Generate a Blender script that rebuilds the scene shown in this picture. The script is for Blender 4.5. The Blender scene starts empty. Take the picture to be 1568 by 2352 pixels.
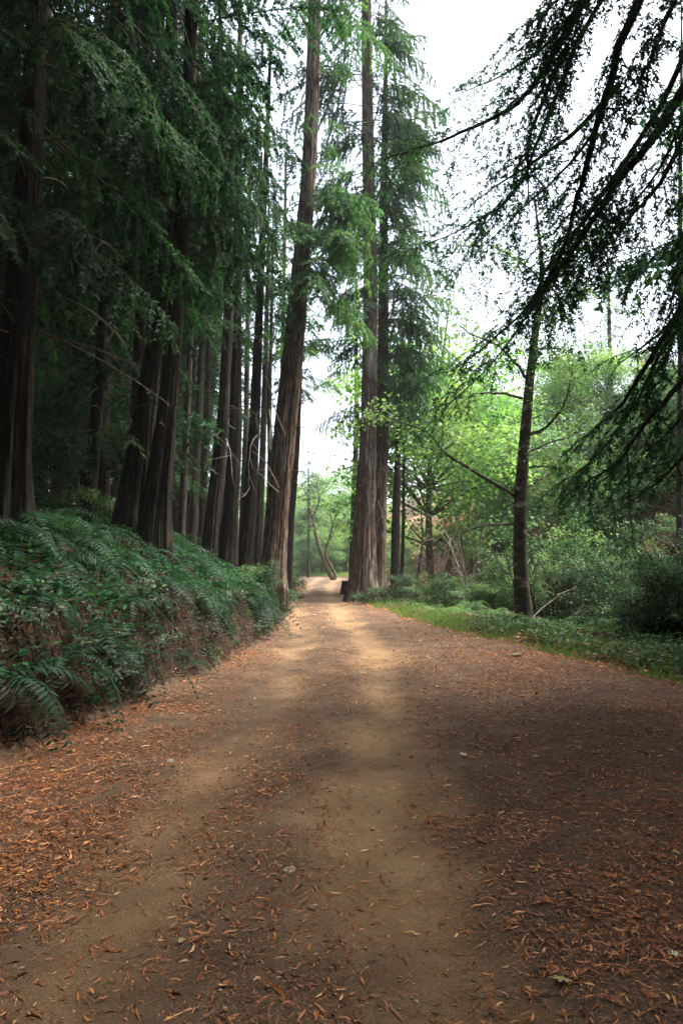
import bpy, math, random
import numpy as np
from mathutils import Vector, Matrix, Euler

sc = bpy.context.scene
COL = sc.collection
PI = math.pi
# ------------------------------------------------------------------ camera
EYE = 1.55
PITCH = math.atan((1290 - 1176) / 1568.0)
cam_d = bpy.data.cameras.new("camera")
cam_d.sensor_fit = 'VERTICAL'
cam_d.sensor_height = 36.0
cam_d.lens = 24.0
cam_d.clip_start = 0.05
cam_d.clip_end = 2000
cam_d.dof.use_dof = True
cam_d.dof.focus_distance = 3.6
cam_d.dof.aperture_fstop = 5.6
cam = bpy.data.objects.new("camera", cam_d)
cam.location = (0, 0, EYE)
cam.rotation_euler = (PI / 2 + PITCH, 0, 0)
COL.objects.link(cam)
sc.camera = cam
# ------------------------------------------------------------------ light
SUN_EL, SUN_AZ = 62.0, 68.0         # azimuth clockwise from the road direction
world = bpy.data.worlds.new("World")
sc.world = world
world.use_nodes = True
wn = world.node_tree
wn.nodes.clear()
w_out = wn.nodes.new("ShaderNodeOutputWorld")
w_bg = wn.nodes.new("ShaderNodeBackground")
w_sky = wn.nodes.new("ShaderNodeTexSky")
w_hs = wn.nodes.new("ShaderNodeHueSaturation")
w_sky.sky_type = 'NISHITA'
w_sky.sun_disc = False
w_sky.sun_elevation = math.radians(SUN_EL)
w_sky.sun_rotation = math.radians(SUN_AZ)
w_sky.air_density = 1.0
w_sky.dust_density = 4.0
w_hs.inputs['Saturation'].default_value = 0.65
w_bg.inputs['Strength'].default_value = 0.15
wn.links.new(w_sky.outputs[0], w_hs.inputs['Color'])
wn.links.new(w_hs.outputs[0], w_bg.inputs[0])
wn.links.new(w_bg.outputs[0], w_out.inputs[0])
sun_d = bpy.data.lights.new("sun", 'SUN')
sun_d.energy = 3.6
sun_d.angle = math.radians(40)
sun_d.color = (1.0, 0.90, 0.74)
sun = bpy.data.objects.new("sun", sun_d)
a, e = math.radians(SUN_AZ), math.radians(SUN_EL)
sdir = Vector((math.sin(a) * math.cos(e), math.cos(a) * math.cos(e), math.sin(e)))
sun.rotation_euler = sdir.to_track_quat('Z', 'Y').to_euler()
sun.location = (10, 10, 60)
COL.objects.link(sun)
sc.view_settings.view_transform = 'Standard'
sc.view_settings.look = 'None'
sc.view_settings.gamma = 1.0
sc.view_settings.exposure = 2.28
sc.render.engine = 'CYCLES'
cy = sc.cycles
cy.max_bounces = 5
cy.diffuse_bounces = 3
cy.glossy_bounces = 2
cy.transmission_bounces = 4
cy.transparent_max_bounces = 4
cy.volume_bounces = 1
cy.sample_clamp_indirect = 1.5
cy.caustics_reflective = False
cy.caustics_refractive = False
cy.use_denoising = True
try:
    cy.denoiser = 'OPENIMAGEDENOISE'
except Exception:
    pass
cy.use_adaptive_sampling = True
cy.adaptive_threshold = 0.006

# ------------------------------------------------------------------ helpers
def W(px, py, Y):
    """photograph point (1568x2352 grid) at depth Y -> world point"""
    v = Vector(((px - 784), 1568 * math.cos(PITCH) - (1176 - py) * math.sin(PITCH),
                1568 * math.sin(PITCH) + (1176 - py) * math.cos(PITCH)))
    v *= Y / v.y
    return np.array([v.x, v.y, v.z + EYE])

def px2m(w, Y):
    return w * Y / 1568.0

def _hash(i, j, k):
    n = (i.astype(np.int64) * 374761393 + j.astype(np.int64) * 668265263 + k.astype(np.int64) * 2147483647) & 0xffffffff
    n = ((n ^ (n >> 13)) * 1274126177) & 0xffffffff
    n = (n ^ (n >> 16)) & 0xffff
    return n / 32767.5 - 1.0

def vn3(x, y, z):
    x, y, z = np.broadcast_arrays(np.asarray(x, float), np.asarray(y, float), np.asarray(z, float))
    i, j, k = np.floor(x), np.floor(y), np.floor(z)
    fx, fy, fz = x - i, y - j, z - k
    fx, fy, fz = [f * f * (3 - 2 * f) for f in (fx, fy, fz)]
    r = 0
    for a_ in (0, 1):
        for b_ in (0, 1):
            for c_ in (0, 1):
                w = (fx if a_ else 1 - fx) * (fy if b_ else 1 - fy) * (fz if c_ else 1 - fz)
                r = r + w * _hash(i + a_, j + b_, k + c_)
    return r

def fbm(x, y, z=0.0, o=3):
    r, am = 0, 1.0
    for q in range(o):
        r = r + am * vn3(np.asarray(x) * 2 ** q + 17.3 * q, np.asarray(y) * 2 ** q + 5.1 * q, np.asarray(z) * 2 ** q + 3.7 * q)
        am *= 0.5
    return r

def ss(a_, b_, x):
    t = np.clip((np.asarray(x, float) - a_) / (b_ - a_), 0, 1)
    return t * t * (3 - 2 * t)

class MB:
    def __init__(self):
        self.v, self.q, self.t, self.c, self.n = [], [], [], [], 0
    def add(self, v, quads=None, tris=None, tint=0.5):
        v = np.asarray(v, float).reshape(-1, 3)
        if quads is not None and len(quads):
            self.q.append(np.asarray(quads, int).reshape(-1, 4) + self.n)
        if tris is not None and len(tris):
            self.t.append(np.asarray(tris, int).reshape(-1, 3) + self.n)
        self.v.append(v)
        self.c.append(np.broadcast_to(np.asarray(tint, float), (len(v),)).copy())
        self.n += len(v)
    def arrays(self):
        V = np.concatenate(self.v) if self.v else np.zeros((0, 3))
        Q = np.concatenate(self.q) if self.q else np.zeros((0, 4), int)
        T = np.concatenate(self.t) if self.t else np.zeros((0, 3), int)
        C = np.concatenate(self.c) if self.c else np.zeros(0)
        return V, Q, T, C
    def mesh(self, name, mat, origin=(0, 0, 0), smooth=False):
        V, Q, T, C = self.arrays()
        V = V - np.asarray(origin)
        me = bpy.data.meshes.new(name)
        me.vertices.add(len(V))
        me.vertices.foreach_set("co", V.astype(np.float32).ravel())
        nl = 4 * len(Q) + 3 * len(T)
        me.loops.add(nl)
        me.loops.foreach_set("vertex_index", np.concatenate([Q.ravel(), T.ravel()]).astype(np.int32))
        me.polygons.add(len(Q) + len(T))
        st = np.concatenate([np.arange(len(Q)) * 4, 4 * len(Q) + np.arange(len(T)) * 3]).astype(np.int32)
        me.polygons.foreach_set("loop_start", st)
        if smooth:
            me.polygons.foreach_set("use_smooth", np.ones(len(Q) + len(T), bool))
        me.update(calc_edges=True)
        at = me.attributes.new("tint", 'FLOAT', 'POINT')
        at.data.foreach_set("value", C.astype(np.float32))
        me.materials.append(mat)
        return me
    def build(self, name, mat, parent=None, origin=(0, 0, 0), smooth=False, loc=None):
        me = self.mesh(name, mat, origin, smooth)
        return link(name, me, parent, loc)

def link(name, me, parent=None, loc=None):
    o = bpy.data.objects.new(name, me)
    COL.objects.link(o)
    if parent is not None:
        o.parent = parent
    if loc is not None:
        o.location = loc
    return o

def tag(o, label=None, cat=None, group=None, kind=None):
    if label: o['label'] = label
    if cat: o['category'] = cat
    if group: o['group'] = group
    if kind: o['kind'] = kind
    return o

def empty(name, loc, label, cat, group=None):
    o = bpy.data.objects.new(name, None)
    COL.objects.link(o)
    o.location = tuple(loc)
    o.empty_display_size = 0.1
    return tag(o, label, cat, group)

def copy_tree(root, loc, rz=0.0, s=1.0, tilt=(0, 0), label=None, group=None):
    r = root.copy()
    COL.objects.link(r)
    r.location = tuple(loc)
    r.rotation_euler = (tilt[0], tilt[1], rz)
    r.scale = (s, s, s) if not isinstance(s, tuple) else s
    if label: r['label'] = label
    if group: r['group'] = group
    for ch in list(root.children):
        c = ch.copy()
        COL.objects.link(c)
        c.parent = r
        for g in ch.children:
            d = g.copy()
            COL.objects.link(d)
            d.parent = c
    return r

def nrm(v):
    return v / (np.linalg.norm(v, axis=-1, keepdims=True) + 1e-9)

def tube(mb, pts, rad, n=6, tint=0.5, cap=False):
    pts = np.asarray(pts, float)
    rad = np.broadcast_to(np.asarray(rad, float), (len(pts),))
    tg = nrm(np.gradient(pts, axis=0))
    ref = np.where(np.abs(tg[:, 2:3]) < 0.9, np.array([[0, 0, 1.0]]), np.array([[1.0, 0, 0]]))
    ref = np.broadcast_to(ref[len(ref) // 2], tg.shape)
    u = nrm(np.cross(tg, ref))
    w = np.cross(tg, u)
    th = np.arange(n) * 2 * PI / n
    V = pts[:, None, :] + rad[:, None, None] * (np.cos(th)[None, :, None] * u[:, None, :] + np.sin(th)[None, :, None] * w[:, None, :])
    m = len(pts)
    i = np.arange(m - 1)[:, None] * n
    j = np.arange(n)[None, :]
    j2 = (j + 1) % n
    Q = np.stack([i + j, i + j2, i + n + j2, i + n + j], -1).reshape(-1, 4)
    mb.add(V.reshape(-1, 3), Q, None, tint)

def kites(mb, P, D, N, L, Wd, tint, fold=0.12, wide=0.45, sag=0.0):
    P = np.asarray(P, float); n = len(P)
    D = nrm(np.asarray(D, float)); N = np.asarray(N, float)
    S = nrm(np.cross(D, N)); N = np.cross(S, D)
    L = np.broadcast_to(np.asarray(L, float), (n,))[:, None]
    Wd = np.broadcast_to(np.asarray(Wd, float), (n,))[:, None]
    m = P + D * L * wide + N * Wd * fold
    tip = P + D * L
    tip = tip - np.array([[0, 0, 1.0]]) * (L * sag)
    V = np.stack([P, m + S * Wd * 0.5, tip, m - S * Wd * 0.5], 1).reshape(-1, 3)
    Q = np.arange(4 * n).reshape(n, 4)
    mb.add(V, Q, None, np.repeat(np.broadcast_to(np.asarray(tint, float), (n,)), 4))

def spath(pts, n):
    """smooth resample of a polyline (Catmull-Rom); columns are interpolated together"""
    pts = np.asarray(pts, float)
    if len(pts) < 3:
        t = np.linspace(0, 1, n)[:, None]
        return pts[0] * (1 - t) + pts[-1] * t
    p = np.vstack([2 * pts[0] - pts[1], pts, 2 * pts[-1] - pts[-2]])
    u = np.linspace(0, len(pts) - 1 - 1e-6, n)
    i = u.astype(int)
    f = (u - i)[:, None]
    a_, b_, c_, d_ = p[i], p[i + 1], p[i + 2], p[i + 3]
    return 0.5 * ((2 * b_) + (c_ - a_) * f + (2 * a_ - 5 * b_ + 4 * c_ - d_) * f ** 2 + (3 * b_ - a_ - 3 * c_ + d_) * f ** 3)

# ------------------------------------------------------------------ materials
def nt(name):
    m = bpy.data.materials.new(name)
    m.use_nodes = True
    t = m.node_tree
    t.nodes.clear()
    return m, t, t.nodes.new("ShaderNodeOutputMaterial")

def ramp(t, stops):
    r = t.nodes.new("ShaderNodeValToRGB")
    el = r.color_ramp.elements
    while len(el) < len(stops):
        el.new(0.5)
    for k, (p, c) in enumerate(stops):
        el[k].position = p
        el[k].color = (*c, 1)
    return r

def leaf_mat(name, stops, transl=0.45, gloss=0.02, rough=0.5, tboost=(1.3, 1.35, 0.8), vary=True):
    m, t, out = nt(name)
    at = t.nodes.new("ShaderNodeAttribute"); at.attribute_name = "tint"
    r = ramp(t, stops)
    t.links.new(at.outputs['Fac'], r.inputs[0])
    oi = t.nodes.new("ShaderNodeObjectInfo")
    hs = t.nodes.new("ShaderNodeHueSaturation")
    hs.inputs['Color'].default_value = (1, 1, 1, 1)
    for k_, lo, hi in (('Hue', 0.485, 0.512), ('Saturation', 0.85, 1.1), ('Value', 0.72, 1.3)):
        mr = t.nodes.new("ShaderNodeMapRange"); mr.inputs[3].default_value = lo; mr.inputs[4].default_value = hi
        if k_ == 'Hue': mr.inputs[3].default_value, mr.inputs[4].default_value = hi, lo
        t.links.new(oi.outputs['Random'], mr.inputs[0]); t.links.new(mr.outputs[0], hs.inputs[k_])
    t.links.new(r.outputs[0], hs.inputs['Color'])
    if vary:
        r = hs
    d = t.nodes.new("ShaderNodeBsdfDiffuse")
    tr = t.nodes.new("ShaderNodeBsdfTranslucent")
    mul = t.nodes.new("ShaderNodeMix"); mul.data_type = 'RGBA'; mul.blend_type = 'MULTIPLY'
    mul.inputs[0].default_value = 1.0
    mul.inputs[7].default_value = (*tboost, 1)
    t.links.new(r.outputs[0], mul.inputs[6])
    t.links.new(r.outputs[0], d.inputs[0])
    t.links.new(mul.outputs[2], tr.inputs[0])
    mx = t.nodes.new("ShaderNodeMixShader"); mx.inputs[0].default_value = transl
    t.links.new(d.outputs[0], mx.inputs[1]); t.links.new(tr.outputs[0], mx.inputs[2])
    g = t.nodes.new("ShaderNodeBsdfGlossy"); g.inputs['Roughness'].default_value = rough
    g.inputs['Color'].default_value = (0.8, 0.85, 0.9, 1)
    mg = t.nodes.new("ShaderNodeMixShader"); mg.inputs[0].default_value = gloss
    t.links.new(mx.outputs[0], mg.inputs[1]); t.links.new(g.outputs[0], mg.inputs[2])
    t.links.new(mg.outputs[0], out.inputs[0])
    return m

def bark_mat(name, stops, sc_=(18, 18, 2.4), bump=1.0, spots=None):
    m, t, out = nt(name)
    tc = t.nodes.new("ShaderNodeTexCoord")
    mp = t.nodes.new("ShaderNodeMapping"); mp.inputs['Scale'].default_value = sc_
    t.links.new(tc.outputs['Object'], mp.inputs[0])
    n1 = t.nodes.new("ShaderNodeTexNoise"); n1.inputs['Scale'].default_value = 1.0; n1.inputs['Detail'].default_value = 6
    n1.inputs['Roughness'].default_value = 0.65
    t.links.new(mp.outputs[0], n1.inputs['Vector'])
    r = ramp(t, stops)
    t.links.new(n1.outputs['Fac'], r.inputs[0])
    col = r.outputs[0]
    if spots:
        n2 = t.nodes.new("ShaderNodeTexNoise"); n2.inputs['Scale'].default_value = spots[0]; n2.inputs['Detail'].default_value = 4
        mp2 = t.nodes.new("ShaderNodeMapping"); mp2.inputs['Scale'].default_value = spots[3]
        t.links.new(tc.outputs['Object'], mp2.inputs[0])
        t.links.new(mp2.outputs[0], n2.inputs['Vector'])
        r2 = ramp(t, [(spots[1] - 0.06, (0, 0, 0)), (spots[1] + 0.06, (1, 1, 1))])
        t.links.new(n2.outputs['Fac'], r2.inputs[0])
        mx = t.nodes.new("ShaderNodeMix"); mx.data_type = 'RGBA'
        t.links.new(r2.outputs[0], mx.inputs[0]); t.links.new(col, mx.inputs[6]); mx.inputs[7].default_value = (*spots[2], 1)
        col = mx.outputs[2]
    b = t.nodes.new("ShaderNodeBsdfPrincipled"); b.inputs['Roughness'].default_value = 0.9
    b.inputs['Specular IOR Level'].default_value = 0.2
    t.links.new(col, b.inputs['Base Color'])
    bp = t.nodes.new("ShaderNodeBump"); bp.inputs['Strength'].default_value = bump; bp.inputs['Distance'].default_value = 0.05
    t.links.new(n1.outputs['Fac'], bp.inputs['Height']); t.links.new(bp.outputs[0], b.inputs['Normal'])
    t.links.new(b.outputs[0], out.inputs[0])
    return m

def soil_mat(name, stops, scale=2.2, fine=60, bump=0.5, grit=None):
    m, t, out = nt(name)
    tc = t.nodes.new("ShaderNodeTexCoord")
    n1 = t.nodes.new("ShaderNodeTexNoise"); n1.inputs['Scale'].default_value = scale; n1.inputs['Detail'].default_value = 8
    n1.inputs['Roughness'].default_value = 0.7
    n2 = t.nodes.new("ShaderNodeTexNoise"); n2.inputs['Scale'].default_value = fine; n2.inputs['Detail'].default_value = 5
    n2.inputs['Roughness'].default_value = 0.75
    for n in (n1, n2):
        t.links.new(tc.outputs['Object'], n.inputs['Vector'])
    mixf = t.nodes.new("ShaderNodeMath"); mixf.operation = 'MULTIPLY_ADD'
    mixf.inputs[1].default_value = 0.55
    sub = t.nodes.new("ShaderNodeMath"); sub.operation = 'MULTIPLY_ADD'; sub.inputs[1].default_value = 0.58; sub.inputs[2].default_value = -0.07
    t.links.new(n1.outputs['Fac'], sub.inputs[0])
    t.links.new(n2.outputs['Fac'], mixf.inputs[0]); t.links.new(sub.outputs[0], mixf.inputs[2])
    r = ramp(t, stops)
    t.links.new(mixf.outputs[0], r.inputs[0])
    col = r.outputs[0]
    at = t.nodes.new("ShaderNodeAttribute"); at.attribute_name = "tint"
    if grit:
        mx = t.nodes.new("ShaderNodeMix"); mx.data_type = 'RGBA'
        t.links.new(at.outputs['Fac'], mx.inputs[0])
        t.links.new(col, mx.inputs[6])
        r3 = ramp(t, grit)
        t.links.new(mixf.outputs[0], r3.inputs[0])
        t.links.new(r3.outputs[0], mx.inputs[7])
        col = mx.outputs[2]
    b = t.nodes.new("ShaderNodeBsdfPrincipled"); b.inputs['Roughness'].default_value = 0.95
    b.inputs['Specular IOR Level'].default_value = 0.15
    t.links.new(col, b.inputs['Base Color'])
    bp = t.nodes.new("ShaderNodeBump"); bp.inputs['Strength'].default_value = bump; bp.inputs['Distance'].default_value = 0.02
    t.links.new(mixf.outputs[0], bp.inputs['Height']); t.links.new(bp.outputs[0], b.inputs['Normal'])
    t.links.new(b.outputs[0], out.inputs[0])
    return m

M = {}
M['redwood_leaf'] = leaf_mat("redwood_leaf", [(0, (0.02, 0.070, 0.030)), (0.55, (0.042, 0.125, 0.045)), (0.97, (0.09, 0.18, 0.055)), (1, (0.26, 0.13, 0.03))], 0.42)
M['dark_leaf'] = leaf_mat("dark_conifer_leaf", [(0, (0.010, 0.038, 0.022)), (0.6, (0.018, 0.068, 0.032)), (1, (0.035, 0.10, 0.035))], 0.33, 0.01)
M['shade_tinted_leaf'] = leaf_mat("shade_tinted_redwood_leaf", [(0, (0.007, 0.027, 0.016)), (0.6, (0.015, 0.058, 0.028)), (1, (0.035, 0.10, 0.038))], 0.33, 0.006)  # darker copy of the redwood leaf, forest shade put into the colour
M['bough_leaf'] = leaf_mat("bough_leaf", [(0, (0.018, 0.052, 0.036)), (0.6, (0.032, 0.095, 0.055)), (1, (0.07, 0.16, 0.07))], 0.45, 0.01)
M['maple_leaf'] = leaf_mat("maple_leaf", [(0, (0.05, 0.14, 0.05)), (0.6, (0.115, 0.23, 0.085)), (0.96, (0.18, 0.27, 0.10)), (1, (0.36, 0.22, 0.07))], 0.5)
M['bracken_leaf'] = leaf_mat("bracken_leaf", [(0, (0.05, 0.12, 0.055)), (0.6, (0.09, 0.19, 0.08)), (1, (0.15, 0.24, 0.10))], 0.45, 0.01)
M['shrub_leaf'] = leaf_mat("shrub_leaf", [(0, (0.013, 0.034, 0.018)), (0.5, (0.036, 0.088, 0.038)), (0.95, (0.11, 0.185, 0.075)), (1, (0.25, 0.17, 0.05))], 0.3, 0.015)
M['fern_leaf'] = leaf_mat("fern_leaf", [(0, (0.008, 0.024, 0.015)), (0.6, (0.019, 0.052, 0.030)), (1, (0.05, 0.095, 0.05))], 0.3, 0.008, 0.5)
M['dead_fern'] = leaf_mat("dead_fern_leaf", [(0, (0.02, 0.013, 0.009)), (0.7, (0.048, 0.028, 0.016)), (1, (0.13, 0.075, 0.037))], 0.2, 0.03)
M['bramble_leaf'] = leaf_mat("bramble_leaf", [(0, (0.015, 0.04, 0.024)), (0.75, (0.045, 0.085, 0.052)), (1, (0.17, 0.19, 0.09))], 0.3, 0.01, 0.45)
M['grass'] = leaf_mat("grass_blade", [(0, (0.055, 0.14, 0.05)), (0.7, (0.11, 0.25, 0.085)), (1, (0.24, 0.26, 0.12))], 0.4, 0.02)
M['litter'] = leaf_mat("litter_twig", [(0, (0.06, 0.023, 0.012)), (0.4, (0.22, 0.072, 0.023)), (0.78, (0.44, 0.175, 0.05)), (1, (0.62, 0.36, 0.15))], 0.12, 0.03, 0.5, (1.1, 1, 0.8), False)
M['dry_leaf'] = leaf_mat("dry_leaf", [(0, (0.20, 0.16, 0.06)), (0.5, (0.42, 0.36, 0.16)), (1, (0.62, 0.60, 0.48))], 0.25, 0.05)
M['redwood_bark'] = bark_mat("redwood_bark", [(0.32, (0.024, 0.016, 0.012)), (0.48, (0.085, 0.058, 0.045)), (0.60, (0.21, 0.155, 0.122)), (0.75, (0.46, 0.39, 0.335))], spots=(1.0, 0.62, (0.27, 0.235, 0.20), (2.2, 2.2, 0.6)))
M['shade_tinted_bark'] = bark_mat("shade_tinted_bark", [(0.34, (0.007, 0.006, 0.0055)), (0.54, (0.018, 0.013, 0.011)), (0.68, (0.05, 0.037, 0.029)), (0.84, (0.15, 0.115, 0.09))], spots=(1.0, 0.63, (0.055, 0.06, 0.04), (2.2, 2.2, 0.6)))  # darker copy of the redwood bark with shade painted into its stops
M['dark_bark'] = bark_mat("dark_bark", [(0.3, (0.014, 0.011, 0.009)), (0.55, (0.045, 0.034, 0.027)), (0.8, (0.13, 0.105, 0.085))])
M['alder_bark'] = bark_mat("alder_bark", [(0.3, (0.022, 0.019, 0.016)), (0.55, (0.065, 0.056, 0.046)), (0.8, (0.15, 0.135, 0.115))], (9, 9, 7), 0.35, (3.0, 0.63, (0.28, 0.26, 0.22), (1, 1, 1.8)))
M['mossy_bark'] = bark_mat("mossy_bark", [(0.3, (0.04, 0.032, 0.02)), (0.6, (0.11, 0.09, 0.05)), (0.85, (0.22, 0.19, 0.08))], (9, 9, 3), 0.4)
M['twig'] = bark_mat("twig_bark", [(0.3, (0.035, 0.026, 0.02)), (0.7, (0.11, 0.085, 0.065))], (20, 20, 20), 0.2)
M['dead_wood'] = bark_mat("dead_wood", [(0.3, (0.17, 0.15, 0.125)), (0.7, (0.38, 0.355, 0.32))], (12, 12, 4), 0.2)
M['weathered'] = bark_mat("weathered_wood", [(0.3, (0.12, 0.10, 0.085)), (0.7, (0.30, 0.27, 0.235))], (12, 12, 4), 0.3)
M['soil'] = soil_mat("forest_soil", [(0.30, (0.018, 0.012, 0.009)), (0.5, (0.045, 0.028, 0.018)), (0.7, (0.10, 0.058, 0.034))], 1.3, 26, 0.8,
                     [(0.30, (0.10, 0.06, 0.03)), (0.5, (0.24, 0.15, 0.08)), (0.7, (0.42, 0.29, 0.18))])
M['road'] = soil_mat("road_dirt", [(0.28, (0.030, 0.021, 0.016)), (0.44, (0.062, 0.043, 0.031)), (0.58, (0.115, 0.078, 0.053)), (0.78, (0.25, 0.175, 0.115))], 1.6, 110, 1.0,
                     [(0.28, (0.10, 0.062, 0.034)), (0.5, (0.23, 0.146, 0.080)), (0.75, (0.42, 0.295, 0.18))])
M['stone'] = soil_mat("stone", [(0.3, (0.17, 0.135, 0.10)), (0.55, (0.33, 0.275, 0.21)), (0.8, (0.52, 0.45, 0.36))], 8, 80, 0.3)

# ------------------------------------------------------------------ terrain
_Y = [-30, 0, 3, 5.4, 6.9, 9.7, 15.2, 22, 44, 52, 60, 66, 72, 90]
_X = [-4.6, -3.5, -3.05, -2.7, -2.4, -1.9, -1.45, -1.75, -3.0, -4.2, -8, -15, -28, -70]
_YR = [-30, 0, 5, 8.7, 10.1, 12.8, 16.2, 20, 24.3, 30, 40, 52, 60, 66, 70, 76, 95]
_XR = [9, 6.4, 5.2, 4.4, 4.0, 3.4, 2.35, 1.75, 1.2, 0.35, 0.15, 0.4, 0.75, 0.3, -4, -14, -50]
_YH = [-60, 0, 15, 20, 30, 45, 60, 66, 72, 80, 95, 200]
_XH = [16, 13.5, 12, 10.8, 8.6, 5.6, 3.6, 3.4, 3.2, 2.5, 0, -20]
def XL(y): return np.interp(y, _Y, _X) + 0.10 * vn3(np.asarray(y, float) * 0.9, 1.5, 0.5) * (np.asarray(y) < 30)
def XR(y): return np.interp(y, _YR, _XR) + 0.16 * vn3(np.asarray(y, float) * 0.7, 7.5, 0.5)
def XH(y): return np.interp(y, _YH, _XH)

def height(x, y):
    x = np.asarray(x, float); y = np.asarray(y, float)
    d = XL(y) - x
    b = np.interp(y, [-10, 0, 12, 22, 45, 60, 80], [1.15, 1.15, 1.05, 0.85, 0.7, 0.45, 0.3])
    rough = fbm(x * 1.6, y * 1.6, 0.3, 3)
    hl = b * (0.95 * ss(-0.05, 0.6, d) + 0.75 * ss(0.5, 2.3, d)) + 0.27 * np.maximum(0, d - 1.6) * np.interp(d, [0, 30, 80], [1, 1, 0.7])
    hl = hl + ss(0.1, 0.8, d) * 0.16 * rough
    d2 = x - XR(y)
    gl = np.interp(y, [-10, 10, 20, 30, 45, 60], [1.0, 1.0, 0.8, 0.45, 0.15, 0.1])
    hr = 0.10 * ss(0, 0.7, d2) - 2.1 * gl * ss(2.6, 7.5, d2) + ss(0.2, 1.5, d2) * 0.10 * rough
    dh = x - XH(y)
    dh = np.maximum(dh, 0.2 * (y - 90))
    hill = 0.82 * np.log1p(np.exp(np.clip(dh * 1.2, -20, 60))) / 1.2
    hill = 20 * np.tanh(hill / 20) + ss(2, 6, dh) * 0.5 * fbm(x * 0.35, y * 0.35, 2.0, 2)
    base = 0.02 * fbm(x * 0.9, y * 0.9, 0.0, 2)
    h = base + hl + np.where(d2 > 0, hr, 0) + hill
    rut = -0.045 * np.exp(-((x - track_l(y)) / 0.28) ** 2) - 0.045 * np.exp(-((x - track_r(y)) / 0.3) ** 2)
    return h + rut * (d < 0)

def track_l(y): return np.interp(y, [0, 2.5, 4.3, 6, 9, 12.8, 20, 44, 60], [-0.95, -1.0, -1.0, -0.95, -0.85, -0.75, -1.3, -2.2, -2.0])
def track_r(y): return np.interp(y, [0, 2.5, 4.3, 6, 9, 12, 16, 20, 30, 44, 60], [0.45, 0.35, 0.25, 0.38, 0.55, 0.62, 0.35, 0.0, -0.4, -0.7, -0.4])

def h1(x, y): return float(height(np.array([x]), np.array([y]))[0])

def axis(segs):
    o = []
    for a_, b_, s_ in segs:
        o.append(np.arange(a_, b_, s_))
    o.append(np.array([segs[-1][1]]))
    return np.concatenate(o)

def sheet(xs, ys):
    X, Y = np.meshgrid(xs, ys)
    n, m = X.shape
    i = np.arange(n - 1)[:, None] * m + np.arange(m - 1)[None, :]
    Q = np.stack([i, i + 1, i + m + 1, i + m], -1).reshape(-1, 4)
    return X.ravel(), Y.ravel(), Q

gx, gy, gq = sheet(axis([(-500, -100, 40), (-100, -30, 5), (-30, -10, 0.8), (-10, -4, 0.25), (-4, 5, 0.09), (5, 12, 0.25), (12, 40, 0.8), (40, 100, 4), (100, 500, 40)]),
                   axis([(-500, -60, 40), (-60, -6, 3), (-6, 2, 0.4), (2, 16, 0.1), (16, 30, 0.2), (30, 70, 0.5), (70, 120, 3), (120, 600, 40)]))
gz = height(gx, gy)
inside = (gx > XL(gy) + 0.08) & (gx < XR(gy) - 0.15) & (gy > -25) & (gy < 75)
gz = gz - 0.05 * inside
mb = MB()
hill_tint = ss(0.0, 5.0, gx - XH(gy)) * ss(-0.2, 0.5, fbm(gx * 0.22, gy * 0.22, 4.0, 3))
mb.add(np.stack([gx, gy, gz], 1), gq, None, hill_tint)
ground = mb.build("ground", M['soil'], smooth=True)
tag(ground, "brown forest floor rising into a bank and falling to a gully", "ground", kind="structure")

# road: strip between its two edges, 6 mm proud of the sheet's own height
ry = np.concatenate([np.arange(-25, 2, 0.5), np.arange(2, 14, 0.08), np.arange(14, 40, 0.25), np.arange(40, 76, 0.5)])
nu = 90
U = np.linspace(0, 1, nu)
RY = np.repeat(ry, nu)
RX = (XL(ry)[:, None] - 0.05) * (1 - U)[None, :] + (XR(ry)[:, None] + 0.02) * U[None, :]
RX = RX.ravel()
tr_mask = np.exp(-((RX - track_l(RY)) / 0.38) ** 2) * np.interp(RY, [2, 7, 14], [0.22, 0.4, 0.75]) + np.exp(-((RX - track_r(RY)) / 0.42) ** 2)
tr_mask = np.clip(0.72 * tr_mask + 0.42 * fbm(RX * 1.9, RY * 1.1, 1.0, 4) * ss(0.02, 0.3, tr_mask), 0, 1)
i = np.arange(len(ry) - 1)[:, None] * nu + np.arange(nu - 1)[None, :]
rq = np.stack([i, i + 1, i + nu + 1, i + nu], -1).reshape(-1, 4)
mb = MB()
mb.add(np.stack([RX, RY, height(RX, RY) + 0.006 + 0.011 * fbm(RX * 3.2, RY * 3.2, 0, 4)], 1), rq, None, tr_mask)
road = mb.build("dirt_road", M['road'], smooth=True)
tag(road, "winding dirt road of packed brown earth strewn with twigs", "road", kind="structure")

# ------------------------------------------------------------------ trees: boughs
def unit(az, el):
    return np.array([math.cos(az) * math.cos(el), math.sin(az) * math.cos(el), math.sin(el)])

def sprays(mb, path, r, step, l, w, ang=0.8, tint=(0.2, 0.9), updown=0.35, tip=True):
    """small leaf sprays along both sides of a twig"""
    seg = np.diff(path, axis=0)
    sl = np.linalg.norm(seg, axis=1)
    tot = sl.sum()
    n = max(3, int(tot / step))
    s = np.sort(r.uniform(0.03, 1.0, n)) * tot
    cum = np.concatenate([[0], np.cumsum(sl)])
    k = np.clip(np.searchsorted(cum, s) - 1, 0, len(seg) - 1)
    f = ((s - cum[k]) / np.maximum(sl[k], 1e-6))[:, None]
    P = path[k] + seg[k] * f
    D = nrm(seg[k])
    side = nrm(np.cross(D, np.array([[0, 0, 1.0]])) + 1e-4)
    sg = np.where(np.arange(n) % 2 == 0, 1.0, -1.0)[:, None]
    up = np.cross(side, D)
    dr = D * math.cos(ang) + side * sg * math.sin(ang) + up * r.normal(0, updown, (n, 1)) + r.normal(0, 0.18, (n, 3))
    dr[:, 2] -= 0.15
    N = up + r.normal(0, 0.45, (n, 3))
    kites(mb, P, dr, N, l * r.uniform(0.6, 1.25, n), w * r.uniform(0.7, 1.3, n), r.uniform(*tint, n), 0.15, 0.4)

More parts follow.
